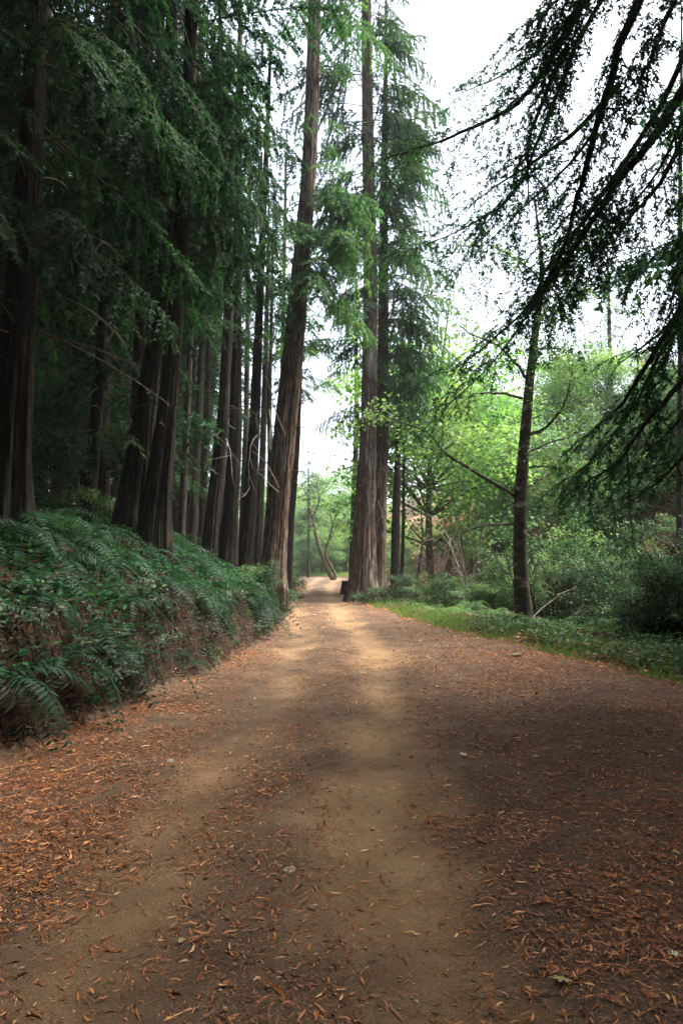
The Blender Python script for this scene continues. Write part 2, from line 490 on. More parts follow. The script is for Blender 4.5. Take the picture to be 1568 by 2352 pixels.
def bough(L, r, sec=0.17, secl=0.5, step=0.05, l=0.11, w=0.035, droop=0.3, hang=0.45, tint=(0.1, 0.9), bare=0.15):
    lf, wd = MB(), MB()
    t = np.linspace(0, 1, 9)
    ph = r.uniform(0, 6)
    main = np.stack([L * t, 0.05 * L * np.sin(3 * t + ph) * t, 0.12 * L * t - droop * L * t ** 2], 1)
    tube(wd, main, 0.004 + 0.014 * L / 2.6 * (1 - t) ** 0.8, 5)
    n = int(L * (1 - bare) / sec)
    for k in range(n):
        u = bare + (1 - bare) * (k + r.uniform(0, 0.8)) / n
        j = min(int(u * 8), 7)
        p0 = main[j] + (main[j + 1] - main[j]) * (u * 8 - j)
        D = nrm(main[j + 1] - main[j])
        sg = 1 if k % 2 else -1
        a_ = sg * r.uniform(0.7, 1.2)
        dd = np.array([D[0] * math.cos(a_) - D[1] * math.sin(a_), D[0] * math.sin(a_) + D[1] * math.cos(a_), D[2] + r.normal(-0.1, 0.15)])
        ll = secl * L * ((1 - u) ** 0.6 * r.uniform(0.5, 1.1)) + 0.12
        tt = np.linspace(0, 1, 5)[:, None]
        pth = p0 + dd * ll * tt + np.array([[0, 0, -1.0]]) * hang * ll * tt ** 2 * r.uniform(0.4, 1.3)
        tube(wd, pth, 0.006 * (1 - 0.7 * tt[:, 0]), 3)
        tl = r.uniform(*tint)
        sprays(lf, pth, r, step, l, w, 0.8, (max(0, tl - 0.2), min(1, tl + 0.2)))
    sprays(lf, main[4:], r, step, l, w)
    return lf.arrays(), wd.arrays(), L

R0 = np.random.default_rng(11)
BOUGHS = {
    'redwood': [bough(Lb, R0, sec=0.10, step=0.010, l=0.085, w=0.031, droop=dr, bare=0.22, secl=0.40, hang=0.6) for Lb, dr in ((1.3, 0.2), (1.3, 0.45), (2.2, 0.25), (2.2, 0.45), (3.3, 0.3), (3.3, 0.42))],
    'far': [bough(Lb, R0, sec=0.15, step=0.034, l=0.15, w=0.048, droop=dr) for Lb, dr in ((1.6, 0.2), (1.6, 0.4), (2.8, 0.25), (2.8, 0.4), (4.0, 0.3))],
    'high': [bough(Lb, R0, sec=0.2, step=0.038, l=0.17, w=0.06, droop=dr, secl=0.3) for Lb, dr in ((3.5, 0.2), (5.5, 0.2), (7.5, 0.2))],
    'dead': [bough(Lb, R0, sec=0.22, step=0.6, l=0.08, w=0.02, droop=dr, secl=0.4) for Lb, dr in ((1.2, 0.1), (2.0, 0.25), (2.8, 0.35))],
}

def put_bough(lf, wd, kind, r, P, az, L, pitch=0.0, thin=None):
    T = BOUGHS[kind]
    ls = np.array([abs(math.log(t[2] / L)) for t in T])
    best = np.argsort(ls)[:2]
    (lv, lq, lt, lc), (wv, wq, wt, wc), L0 = T[int(r.choice(best))]
    s = L / L0
    m = (Matrix.Rotation(az, 3, 'Z') @ Matrix.Rotation(-pitch, 3, 'Y') @ Matrix.Rotation(r.normal(0, 0.25), 3, 'X'))
    m = np.array(m) * s
    if thin is not None and len(lq):
        keep = r.uniform(0, 1, len(lq)) < thin
        lv = lv.reshape(-1, 4, 3)[keep].reshape(-1, 3)
        lc = lc.reshape(-1, 4)[keep].ravel()
        lq = np.arange(len(lv)).reshape(-1, 4)
    if len(lv):
        lf.add(lv @ m.T + P, lq, None, np.clip(lc + r.normal(0, 0.2), 0, 0.955))
    wd.add(wv @ m.T + P, wq, None, 0.5)

def trunk_mesh(mb, path, rad, n=36, ridge=0.10, flare=0.5, step=0.3, seed=0.0, freq=5.5):
    """furrowed trunk along a path (path from the ground up)"""
    path = np.asarray(path, float); rad = np.asarray(rad, float)
    z = path[:, 2]
    zs = np.arange(z[0], z[-1], step)
    zs = np.unique(np.concatenate([zs, z[0] + np.array([0.1, 0.2, 0.4]), [z[-1]]]))
    P = np.stack([np.interp(zs, z, path[:, 0]), np.interp(zs, z, path[:, 1]), zs], 1)
    # smooth the centre line
    for _ in range(3):
        P[1:-1, :2] = 0.25 * P[:-2, :2] + 0.5 * P[1:-1, :2] + 0.25 * P[2:, :2]
    Rr = np.interp(zs, z, rad)
    th = np.arange(n) * 2 * PI / n
    hz = zs - z[0]
    c, s = np.cos(th)[None, :], np.sin(th)[None, :]
    g = fbm(c * freq + seed, s * freq + seed, zs[:, None] * 0.35, 3)
    g = 1 - np.abs(g) * 1.6
    bt = 1 + 0.35 * np.sin(5 * th + seed)[None, :] + 0.25 * np.sin(3 * th + 2 * seed)[None, :]
    RR = Rr[:, None] * (1 + ridge * (g - 0.5)) * (1 + flare * np.exp(-np.maximum(0, hz - 0.35) / 0.55)[:, None] * bt * 0.7)
    V = P[:, None, :] + np.stack([RR * c, RR * s, np.zeros_like(RR)], -1)
    m_ = len(zs)
    i = np.arange(m_ - 1)[:, None] * n
    j = np.arange(n)[None, :]
    j2 = (j + 1) % n
    Q = np.stack([i + j, i + j2, i + n + j2, i + n + j], -1).reshape(-1, 4)
    mb.add(V.reshape(-1, 3), Q, None, 0.5)

def pix_trunk(pts, Y, top, lean=None):
    """pixel points (px,py,width) up a trunk at depth Y -> world path and radii, continued to height top"""
    P = np.array([W(p[0], p[1], Y) for p in pts])
    rr = np.array([px2m(p[2], Y) / 2 for p in pts])
    o = np.argsort(P[:, 2])
    P, rr = P[o], rr[o]
    d = (P[1] - P[0]) / (P[1, 2] - P[0, 2])
    g = h1(P[0, 0], P[0, 1])
    g0 = g - 0.35
    if g0 < P[0, 2] - 0.05:
        b = P[0] + d * (g0 - P[0, 2])
        P = np.vstack([b, P]); rr = np.concatenate([[rr[0] * 1.0], rr])
    else:
        P[0] = P[0] + d * (g0 - P[0, 2])
    if top > P[-1, 2] + 0.5:
        d = (P[-1] - P[-2]) / (P[-1, 2] - P[-2, 2])
        nP = []
        nr = []
        for f in (0.35, 0.7, 1.0):
            dz = (top - P[-1, 2]) * f
            nP.append(P[-1] + np.array([d[0] * dz * (1 - 0.6 * f), 0, dz])); nr.append(rr[-1] * (1 - 0.9 * f))
        P = np.vstack([P, nP]); rr = np.concatenate([rr, nr])
    return P, rr

def at_z(path, z):
    return np.array([np.interp(z, path[:, 2], path[:, 0]), np.interp(z, path[:, 2], path[:, 1]), z])

def grow_crown(lf, wd, path, rad, r, z0, z1, n, Lf, kind='redwood', pitch=(-0.1, 0.25), azf=None, thin=None):
    ga = r.uniform(0, 6)
    for k in range(n):
        u = (k + r.uniform(0, 1)) / n
        z = z0 + (z1 - z0) * min(1, max(0, u + 0.5 / max(3, (z1 - z0)) * math.sin(u * (z1 - z0) * 2.6 + ga * 0.1)))
        P = at_z(path, z)
        ga += 2.4 + r.normal(0, 0.7)
        az = ga if azf is None else azf(r, u)
        L = Lf(u) * r.uniform(0.4, 1.35)
        rr = np.interp(z, path[:, 2], rad) * 0.6
        put_bough(lf, wd, kind, r, P + rr * unit(az, 0), az, L, r.uniform(*pitch), thin)

def tree(name, label, cat, path, rad, seed, crowns, dead=(), bark='redwood_bark', leaf='redwood_leaf', n=36, ridge=0.10, flare=0.5, group=None, step=0.3, deadmat='twig'):
    r = np.random.default_rng(seed)
    base = path[0] + np.array([0, 0, 0.35])
    root = empty(name, base, label, cat, group)
    mb = MB()
    trunk_mesh(mb, path, rad, n, ridge, flare, step, seed * 1.37)
    mb.build("trunk", M[bark], root, base, True)
    lf, wd = MB(), MB()
    for c in crowns:
        grow_crown(lf, wd, path, rad, r, **c)
    if lf.n:
        lf.build("crown", M[leaf], root, base)
    if wd.n:
        wd.build("branches", M['twig'], root, base)
    if n >= 80:
        for k in range(9):
            z = r.uniform(path[0, 2] + 2.2, min(path[-1, 2] * 0.7, path[0, 2] + 15))
            P = at_z(path, z); q_ = np.interp(z, path[:, 2], rad); az = r.uniform(PI, 2 * PI)
            ln = q_ * 0.9 + r.uniform(0.12, 0.55)
            tt = np.linspace(0, 1, 5)
            pp = P + unit(az, 0.15)[None, :] * (q_ * 0.7 + (ln - q_ * 0.7) * tt)[:, None] - np.array([[0, 0, 1.0]]) * 0.12 * tt[:, None] ** 2
            b = MB(); tube(b, pp, q_ * 0.07 * np.linspace(1.3, 0.6, 5), 6)
            b.build("branch_stub", M['twig'], root, base, True)
    for pts, r0 in dead:
        b = MB()
        pp = spath(pts, 14)
        jit = np.cumsum(r.normal(0, 0.02, (14, 3)), axis=0) * np.linspace(0, 1, 14)[:, None]
        pp = pp + jit
        tube(b, pp, r0 * np.linspace(1, 0.25, 14), 6)
        for q in range(3):
            k = r.integers(4, 12)
            d = nrm(pp[k] - pp[k - 1]) + r.normal(0, 0.5, 3)
            ln = r.uniform(0.15, 0.5)
            tube(b, pp[k] + d * ln * np.linspace(0, 1, 4)[:, None], r0 * 0.4 * np.linspace(1, 0.4, 4), 4)
        b.build("dead_limb", M['dead_wood'], root, base, True)
    return root

def dl(pts, Y, w=3.2):
    """dead limb from pixel points at depth Y"""
    return ([W(p[0], p[1], Y + (p[2] if len(p) > 2 else 0)) for p in pts], px2m(w, Y) / 2)

lin = lambda a_, b_: (lambda u: a_ + (b_ - a_) * u)
hump = lambda a_, b_, c_: (lambda u: a_ + (b_ - a_) * math.sin(min(1, u * 1.6) * PI / 2) if u < 0.62 else b_ + (c_ - b_) * (u - 0.62) / 0.38)

def east(r, u): return r.normal(-0.4, 1.0)
def sides(r, u): return (0.0 if r.uniform() < 0.55 else PI) + r.normal(0, 0.55)
def south(r, u): return r.normal(-1.2, 1.0)

# ---- big redwoods that line the road
Pg, rg = pix_trunk([(624, 1348, 56), (634, 1200, 52), (646, 1071, 50), (667, 871, 47), (679, 746, 43), (695, 560, 37), (708, 420, 34), (716, 250, 32), (723, 0, 28)], 20.0, 34)
tree("redwood_tree", "huge redwood at the foot of the bank, leaning trunk with sunlit pale upper bark", "tree", Pg, rg, 3,
     [dict(z0=7.5, z1=12.5, n=26, Lf=lin(0.8, 1.2), thin=0.8), dict(z0=12, z1=20, n=26, Lf=lin(0.8, 1.2), thin=0.7), dict(z0=9.5, z1=13.5, n=34, Lf=lin(2.6, 2.2), azf=lambda r, u: r.normal(-0.5, 0.5), pitch=(-0.5, -0.15)),
      dict(z0=18.5, z1=33, n=60, Lf=lin(2.6, 0.6))],
     dead=[dl([(640, 1120), (622, 1085, -0.4), (610, 1060, -0.8), (588, 1040, -1.2)], 19.6, 3.5), dl([(655, 1000), (630, 940, -0.3), (615, 880, -0.6), (600, 862, -0.9)], 19.6, 3.5), dl([(640, 1130), (615, 1110, -0.6), (592, 1090, -1)], 19.5, 2.6)],
     n=110, ridge=0.22)
Pg, rg = pix_trunk([(829, 1388, 60), (834, 1290, 54), (838, 1165, 45), (846, 990, 35), (851, 700, 31), (847, 450, 28), (843, 200, 25), (841, 0, 22)], 27.0, 36)
G_path = Pg
tree("redwood_tree", "tall straight redwood on the valley side of the road, front trunk of the close pair", "tree", Pg, rg, 5,
     [dict(z0=8.5, z1=17, n=30, Lf=lin(0.8, 1.4), thin=0.7, pitch=(-0.3, 0.2)), dict(z0=9.5, z1=17, n=26, Lf=lin(1.6, 2.3), azf=lambda r, u: r.normal(3.3, 0.5), pitch=(-0.5, 0.1)), dict(z0=14, z1=24.5, n=84, Lf=lin(2.2, 3.2), azf=sides, pitch=(-0.4, 0.25)), dict(z0=24, z1=35, n=60, Lf=lin(3.0, 0.6))],
     n=110, ridge=0.22)
Pg, rg = pix_trunk([(866, 1325, 36), (870, 1165, 33), (878, 990, 28), (880, 700, 24), (880, 480, 18), (884, 250, 12)], 28.6, 30)
tree("redwood_tree", "darker redwood trunk standing close behind the front trunk of the pair", "tree", Pg, rg, 7,
     [dict(z0=7.5, z1=13, n=56, Lf=lin(2.2, 2.8), azf=east, pitch=(-0.5, 0.1)), dict(z0=12.5, z1=22, n=72, Lf=lin(2.6, 2.2), azf=lambda r, u: r.normal(-0.2, 1.2), pitch=(-0.4, 0.15)), dict(z0=22, z1=29.5, n=26, Lf=lin(1.6, 0.4))],
     dead=[dl([(868, 1120), (872, 1080, -0.4), (880, 1076, -0.5), (884, 1095, -0.6)], 28.2, 2.5), dl([(868, 1150), (880, 1180, -0.6), (888, 1195, -0.9)], 28.2, 2.3)], n=80, ridge=0.2)

# ---- leaning twin redwoods on the bank
Pg, rg = pix_trunk([(296, 1262, 92), (312, 1130, 70), (332, 950, 46), (361, 750, 34), (385, 400, 30), (396, 0, 26)], 13.0, 24)
tree("redwood_tree", "leaning redwood on the fern bank, uphill trunk of the leaning twins", "tree", Pg, rg, 9,
     [dict(z0=8.0, z1=11.5, n=16, Lf=lin(1.8, 2.4), azf=south, pitch=(-0.4, 0.05)), dict(z0=7.4, z1=12, n=38, Lf=lin(2.2, 2.6), pitch=(-0.45, 0.1)), dict(z0=12, z1=23, n=64, Lf=lin(2.6, 0.8))], n=110, ridge=0.22, flare=0.2, bark='shade_tinted_bark', leaf='shade_tinted_leaf')
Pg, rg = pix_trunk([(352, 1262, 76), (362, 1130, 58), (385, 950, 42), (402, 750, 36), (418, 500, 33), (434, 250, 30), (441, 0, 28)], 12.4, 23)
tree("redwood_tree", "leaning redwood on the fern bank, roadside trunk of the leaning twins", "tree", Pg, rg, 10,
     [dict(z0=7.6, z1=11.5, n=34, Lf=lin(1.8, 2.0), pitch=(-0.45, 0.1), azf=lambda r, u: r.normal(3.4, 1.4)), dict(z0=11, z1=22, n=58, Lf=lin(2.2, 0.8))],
     dead=[dl([(445, 205), (462, 180, -0.3), (450, 150, -0.4), (452, 120, -0.5)], 12.2, 6)], n=110, ridge=0.22, flare=0.2, bark='shade_tinted_bark', leaf='shade_tinted_leaf')

# ---- the dark trunk at the picture's edge and the slim ones by it
Pg, rg = pix_trunk([(14, 1215, 92), (26, 1000, 84), (40, 800, 74), (54, 600, 62), (74, 300, 50), (88, 0, 42)], 8.6, 19)
tree("redwood_tree", "thick near-black redwood trunk on the bank nearest the viewer, rising out of tall ferns", "tree", Pg, rg, 12,
     [dict(z0=3.8, z1=6.5, n=22, Lf=lin(1.6, 2.0), kind='dead', pitch=(-0.3, 0.1)), dict(z0=5.4, z1=10.5, n=52, Lf=lin(1.8, 2.6), pitch=(-0.55, 0.05)), dict(z0=10, z1=18, n=44, Lf=lin(2.6, 1.0))], n=90, ridge=0.2, leaf='shade_tinted_leaf', bark='shade_tinted_bark')

SLIM = [
    # name label, pixel trunk, depth, top, crown list
    ("slim dark redwood between the black edge trunk and the leaning twins", [(192, 1250, 36), (214, 1050, 30), (234, 800, 25), (246, 500, 22), (258, 100, 18)], 14.0, 21,
     [dict(z0=4.5, z1=8, n=24, Lf=lin(1.6, 2.0), kind='dead', pitch=(-0.4, 0)), dict(z0=7, z1=20, n=80, Lf=lin(2.4, 1.0), pitch=(-0.4, 0.1))], ()),
    ("thin dark trunk just past the leaning twins, first of the thin row", [(418, 1205, 17), (428, 1000, 15), (436, 800, 14), (446, 500, 12)], 22.0, 20,
     [dict(z0=9.8, z1=19, n=46, Lf=lin(1.8, 0.8), pitch=(-0.4, 0.1))], ()),
    ("thin straight trunk second past the leaning twins", [(444, 1200, 18), (455, 1000, 16), (463, 800, 14), (470, 450, 12)], 24.0, 24,
     [dict(z0=10.5, z1=23, n=50, Lf=lin(1.8, 0.8), pitch=(-0.4, 0.1))], dead_a if False else ()),
    ("mid-sized redwood with a broken stub at its base, between thin trunks", [(476, 1300, 38), (490, 1150, 31), (510, 1000, 27), (526, 720, 22), (520, 450, 18), (510, 200, 14)], 17.0, 19,
     [dict(z0=9.2, z1=18, n=34, Lf=lin(1.5, 0.8), pitch=(-0.3, 0.1)), dict(z0=4.5, z1=8.5, n=10, Lf=lin(1.1, 1.3), kind='dead')],
     [([(512, 985), (498, 1000, -0.3), (488, 1015, -0.4)], 17, 2.2), ([(516, 1000), (530, 1040, -0.3), (537, 1105, -0.5)], 17, 2.4)]),
    ("redwood with a bare straight bole next to the stubbed trunk", [(522, 1290, 46), (532, 1150, 36), (541, 1000, 29), (543, 750, 23), (546, 520, 19), (549, 250, 14)], 18.2, 22,
     [dict(z0=10.0, z1=21, n=42, Lf=lin(1.6, 0.8), pitch=(-0.35, 0.1)), dict(z0=4.5, z1=9, n=10, Lf=lin(1.0, 1.3), kind='dead')], [([(540, 985), (520, 975, -0.3), (500, 985, -0.5)], 18, 2.2)]),
    ("redwood carrying crooked white dead limbs beside the huge leaning redwood", [(564, 1285, 36), (574, 1150, 29), (585, 971, 24), (593, 771, 19), (600, 600, 16), (612, 350, 12), (620, 150, 8)], 19.5, 17.5,
     [dict(z0=8, z1=17, n=30, Lf=lin(1.4, 0.6), pitch=(-0.35, 0.1))],
     [([(590, 1000), (583, 1010, -0.3), (576, 1030, -0.5), (574, 1080, -0.5), (578, 1120, -0.4)], 19.4, 4.0), ([(592, 985), (587, 970, -0.3), (585, 945, -0.5)], 19.4, 3.4), ([(576, 1115), (566, 1135, -0.3), (560, 1145, -0.4)], 19.4, 2.4)]),
    ("thin pole-like trunk seen between the white-limbed redwood and the huge one", [(595, 1240, 20), (603, 1050, 15), (608, 900, 13), (612, 750, 11)], 26.0, 17,
     [dict(z0=9.5, z1=16.5, n=30, Lf=lin(1.5, 0.6))], ()),
    ("thin twisted trunk hugging the shaded side of the huge leaning redwood", [(618, 1300, 16), (622, 1100, 14), (618, 950, 12), (622, 800, 9)], 24.0, 15,
     [dict(z0=10, z1=14.8, n=16, Lf=lin(1.2, 0.5))], [([(618, 940), (624, 980, -0.2), (622, 1020, -0.3), (632, 1040, -0.4)], 23.8, 3.6)]),
    ("slender dark trunk emerging behind the huge leaning redwood on the road side", [(660, 1305, 22), (667, 1200, 17), (677, 1100, 14), (684, 1000, 12), (690, 850, 10)], 29.0, 17,
     [dict(z0=8.5, z1=16.5, n=40, Lf=lin(1.6, 0.6))], [([(676, 1110), (686, 1085, -0.3), (690, 1060, -0.4)], 28.8, 2.4)]),
    ("slender second trunk behind the huge leaning redwood, half hidden", [(650, 1300, 16), (658, 1200, 14), (668, 1100, 12), (678, 900, 10)], 31.0, 18, [dict(z0=9, z1=17, n=36, Lf=lin(1.7, 0.6))], ()),
    ("thin pale trunk peeping out behind the close pair on their road side", [(811, 1200, 13), (815, 1080, 12), (819, 966, 12), (818, 850, 10)], 40.0, 22, [dict(z0=12, z1=21, n=40, Lf=lin(2.4, 0.8))], ()),
    ("small dark-barked tree behind the shrubs just past the close pair", [(906, 1328, 20), (909, 1180, 18), (912, 1060, 15), (918, 940, 11)], 31.0, 14, [dict(z0=7, z1=13.5, n=26, Lf=lin(1.8, 0.8))], ()),
    ("very thin brown sapling pole beside the small dark-barked tree", [(923, 1325, 9), (926, 1200, 8), (927, 1090, 6)], 31.5, 9, [dict(z0=6, z1=8.7, n=10, Lf=lin(1.0, 0.5))], ()),
]
for k_, (a_, b_, Y_, w_, h_, word) in enumerate([(432, 448, 30, 15, 22, "third of the thin row past the leaning twins"), (462, 482, 27, 13, 21, "between the second thin trunk and the stubbed redwood, slightly bowed"),
        (505, 522, 32, 14, 24, "far behind the stubbed redwood, faint and straight"), (556, 570, 34, 15, 23, "behind the bare bole, faint in the gap"), (582, 596, 36, 12, 22, "thinnest, behind the white-limbed redwood"), (636, 652, 38, 13, 20, "against the sky by the huge redwood's shaded side")]):
    SLIM.append(("slim dark redwood trunk " + word, [(a_, 1225, w_), ((a_ + b_) / 2 + 3, 950, w_ * 0.85), (b_, 650, w_ * 0.7), (b_ + 5, 350, w_ * 0.5)], Y_, h_,
                 [dict(z0=h_ * 0.62, z1=h_ - 0.5, n=26, Lf=lin(1.5, 0.6))], ()))
for q, (lab, pts, Y, top, cr, dd) in enumerate(SLIM):
    Pg, rg = pix_trunk(pts, Y, top)
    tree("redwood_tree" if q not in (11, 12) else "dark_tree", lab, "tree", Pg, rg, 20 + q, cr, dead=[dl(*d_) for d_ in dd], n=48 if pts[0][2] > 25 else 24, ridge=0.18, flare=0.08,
         bark='shade_tinted_bark' if pts[0][2] > 25 else 'dark_bark', leaf='shade_tinted_leaf' if q in (0, 1, 2) else 'redwood_leaf')

# ------------------------------------------------------------------ forest fill (copies of three grown trees)
def proto_tree(name, label, seed, H, r0, z0, n, Lf, thin=None, kind='far', dead_n=0):
    p = np.array([[0, 0, -0.35], [0.05, 0, H * 0.3], [0, 0.1, H * 0.7], [0, 0, H]])
    rr = np.array([r0, r0 * 0.8, r0 * 0.45, 0.02])
    cr = [dict(z0=z0, z1=H - 0.3, n=n, Lf=Lf, kind=kind, pitch=(-0.35, 0.15), thin=thin)]
    if dead_n:
        cr.append(dict(z0=2.0, z1=z0 + 1, n=dead_n, Lf=lin(1.4, 2.2), kind='dead', pitch=(-0.35, 0.1)))
    return tree(name, label, "tree", p, rr, seed, cr, n=14, ridge=0.12, flare=0.3, bark='dark_bark', step=0.8, leaf='shade_tinted_leaf')
protos = [proto_tree("forest_redwood", "slim redwood deep in the shaded hillside forest", 60, 22, 0.24, 4.0, 80, lin(3.2, 0.8), dead_n=8),
          proto_tree("forest_redwood", "slim redwood deep in the shaded hillside forest", 61, 26, 0.30, 6.0, 84, lin(3.4, 0.9), dead_n=10),
          proto_tree("forest_redwood", "slim redwood deep in the shaded hillside forest", 62, 17, 0.17, 1.6, 76, lin(2.6, 0.7), dead_n=6)]
rf = np.random.default_rng(77)
spots = []
for _ in range(4000):
    y = rf.uniform(6, 72)
    d = rf.uniform(2.5, 42)
    x = float(XL(y)) - d
    # keep the near bank open: the photograph shows ferns there
    if y < 15 and d < 5.0: continue
    if x / y < -1.0 or (y > 62): continue
    if any((x - a_) ** 2 + (y - b_) ** 2 < (1.7 + 0.02 * y) ** 2 for a_, b_ in spots): continue
    # not inside a hand-placed trunk's way
    if -0.20 < x / y < -0.06 or (-0.30 < x / y <= -0.20 and y < 27): continue
    spots.append((x, y))
    if len(spots) >= 170: break
first = [True] * 3
for q, (x, y) in enumerate(spots):
    k = q % 3
    s = rf.uniform(0.85, 1.15)
    g_ = h1(x, y)
    lab = "slim redwood deep in the shaded hillside forest" if y > 22 else "dark slender redwood standing behind the leaning twins among dead twigs"
    if first[k]:
        o = protos[k]; o.location = (x, y, g_); o.rotation_euler = (rf.normal(0, .02), rf.normal(0.03, .03), rf.uniform(0, 6)); o.scale = (s, s, s); first[k] = False
        o['label'] = lab; o['group'] = "forest redwoods on the uphill side"
    else:
        copy_tree(protos[k], (x, y, g_), rf.uniform(0, 6), s, (rf.normal(0, .02), rf.normal(0.03, .03)), lab, "forest redwoods on the uphill side")
# beyond the bend and on the valley's far side
for q, (x, y, k, s, lab) in enumerate([
    (-3.2, 66, 0, 0.62, "small conifer closing the gap at the road's bend"), (-8, 74, 2, 0.9, "bushy conifer beyond the bend in the road"), (-14, 82, 1, 0.9, "tall conifer beyond the bend, tallest there"),
    (24, 60, 1, 0.8, "conifer high on the far valley slope, behind the maples"), (34, 48, 0, 0.8, "conifer on the far valley slope behind the overhanging boughs")]):
    copy_tree(protos[k], (x, y, h1(x, y) - 0.2), 1.7 * q, s, (0, 0), lab, "conifers past the bend and over the valley")
# redwoods added around the viewpoint, their crowns shading the near road from the sky
shade_canopy = tree("added_canopy_redwood", "redwood added around the viewpoint, its crown shading the near road", "tree",
              np.array([[0, 0, -0.35], [0.1, 0, 8], [0, 0.1, 16], [0, 0, 24]]), np.array([0.5, 0.4, 0.28, 0.04]), 71,
              [dict(z0=10.6, z1=23.5, n=330, Lf=lin(6.6, 2.5), kind='high', pitch=(-0.2, 0.15))], n=24, step=0.6, group="added redwoods shading the near road")
for q, (x, y, s) in enumerate([(-5.2, -0.5, 1.0), (5.6, -1.5, 1.05), (-0.5, -5.5, 1.1), (8.6, -0.2, 0.92), (-7.6, 2.6, 0.98), (11.8, 8.6, 0.85), (3.0, -11, 1.0), (-6, -8, 1.1)]):
    if q == 0:
        shade_canopy.location = (x, y, h1(x, y)); shade_canopy.scale = (s, s, s)
    else:
        copy_tree(shade_canopy, (x, y, h1(x, y) - 0.2), 0.9 * q, s)

high = tree("added_canopy_redwood", "tall redwood added beside the near road, its high boughs shading it", "tree",
            np.array([[0, 0, -0.35], [0.1, 0, 8], [0, 0.1, 16], [0, 0, 25]]), np.array([0.5, 0.4, 0.28, 0.04]), 73,
            [dict(z0=11.0, z1=24.5, n=230, Lf=lin(7.0, 2.5), kind='high', pitch=(-0.12, 0.2))], n=24, step=0.6, group="added redwoods shading the near road", leaf='dark_leaf')
for q, (x, y, s) in enumerate([(-8.2, 8.0, 1.0), (-7.4, 4.6, 1.12), (13.5, 14.5, 0.95)]):  # also added to shade the near road; trunks stand out of view
    if q == 0:
        high.location = (x, y, h1(x, y) - 0.2)
    else:
        copy_tree(high, (x, y, h1(x, y) - 0.2), 1.9 * q, s)

# unseen redwoods added behind and beside the viewpoint to stop low sky light
rq_ = np.random.default_rng(404)
added_ring = []
for _ in range(3000):
    x, y = rq_.uniform(-28, 32), rq_.uniform(-26, 9)
    if y > -7 and -7.5 < x < 11.5: continue
    if x > 0 and y > 2 and x / max(y, 0.1) < 1.1: continue
    if y > 1 and (-11 < x < 11.5): continue
    if any((x - a_) ** 2 + (y - b_) ** 2 < 2.6 ** 2 for a_, b_ in added_ring): continue
    added_ring.append((x, y))
    if len(added_ring) >= 80: break
for q, (x, y) in enumerate(added_ring):
    copy_tree(protos[(2, 2, 0)[q % 3]], (x, y, h1(x, y) - 0.2), 1.3 * q, rq_.uniform(0.9, 1.2), (0, 0), "unseen redwood added behind and beside the viewpoint to stop low sky light", "added redwoods behind the viewpoint")

# ------------------------------------------------------------------ leafy trees, shrubs
def leaf_clusters(lf, C, r, n, rad, l, w, tint=(0.1, 0.9), flat=0.55):
    for c in C:
        m = int(n * r.uniform(0.6, 1.3))
        q = r.normal(0, 1, (m, 3)) * np.array([1, 1, flat]) * rad * 0.55
        P = c + q
        az = r.uniform(0, 2 * PI, m)
        D = np.stack([np.cos(az), np.sin(az), r.normal(-0.35, 0.35, m)], 1)
        N = np.stack([r.normal(0, 0.45, m), r.normal(0, 0.45, m), np.ones(m)], 1)
        tl = r.uniform(*tint)
        kites(lf, P, D, N, l * r.uniform(0.6, 1.3, m), w * r.uniform(0.7, 1.2, m), np.clip(tl + r.normal(0, 0.12, m), 0, 0.955 + 0.045 * (r.uniform() < 0.05)), 0.15, 0.45, 0.1)

def leafy_tree(name, label, seed, H, Rc, ncl, nl, leaf=(0.16, 0.12), r0=0.14, z0=0.3, mat='maple_leaf', bark='mossy_bark', cat="tree", group=None, stems=1, crad=0.8, loc=(0, 0, 0)):
    r = np.random.default_rng(seed)
    root = empty(name, loc, label, cat, group)
    tk, wd, lf = MB(), MB(), MB()
    C = []
    for st in range(stems):
        a0 = r.uniform(0, 6)
        ln = r.uniform(0.03, 0.10) if stems == 1 else r.uniform(0.12, 0.3)
        t = np.linspace(0, 1, 12)
        pth = np.stack([math.cos(a0) * ln * H * t + 0.02 * H * np.sin(5 * t + a0), math.sin(a0) * ln * H * t + 0.02 * H * np.cos(4 * t + a0), -0.2 + H * 0.9 * t], 1)
        tube(tk, pth, r0 / stems ** 0.4 * (1.0 - 0.88 * t), 9)
        for k in range(ncl // stems):
            u = z0 + (1 - z0) * (k + r.uniform(0, 1)) / (ncl // stems)
            p0 = pth[min(11, int(u * 11 * 0.8))]
            az = r.uniform(0, 2 * PI)
            el = r.uniform(0.0, 0.7)
            R = Rc * math.sqrt(max(0.05, 1 - ((u - 0.55) / 0.6) ** 2)) * r.uniform(0.45, 1.05)
            e_ = p0 + unit(az, el) * R
            mid = (p0 + e_) / 2 + np.array([0, 0, 0.12 * R]) + r.normal(0, 0.06 * R, 3)
            bp = spath([p0, mid, e_], 7)
            tube(wd, bp, r0 * 0.28 * np.linspace(1, 0.2, 7), 5)
            C.append(e_)
            if r.uniform() < 0.7: C.append(mid + r.normal(0, 0.12 * R, 3))
    leaf_clusters(lf, C, r, nl, crad, leaf[0], leaf[1])
    tk.build("trunk" if cat == "tree" else "stem", M[bark], root, smooth=True)
    wd.build("branches", M['twig'], root)
    lf.build("crown" if cat == "tree" else "foliage", M[mat], root)
    return root

GM = "light green broadleaf trees on the far slope"
mp = [leafy_tree("maple_tree", "light green broadleaf tree on the far slope", 101, 9.5, 3.2, 80, 90, (0.17, 0.13), group=GM),
      leafy_tree("maple_tree", "light green broadleaf tree on the far slope", 102, 7.5, 2.6, 64, 80, group=GM, stems=2),
      leafy_tree("maple_tree", "light green broadleaf tree on the far slope", 103, 11.5, 3.4, 90, 90, (0.17, 0.13), group=GM)]
rm = np.random.default_rng(5)
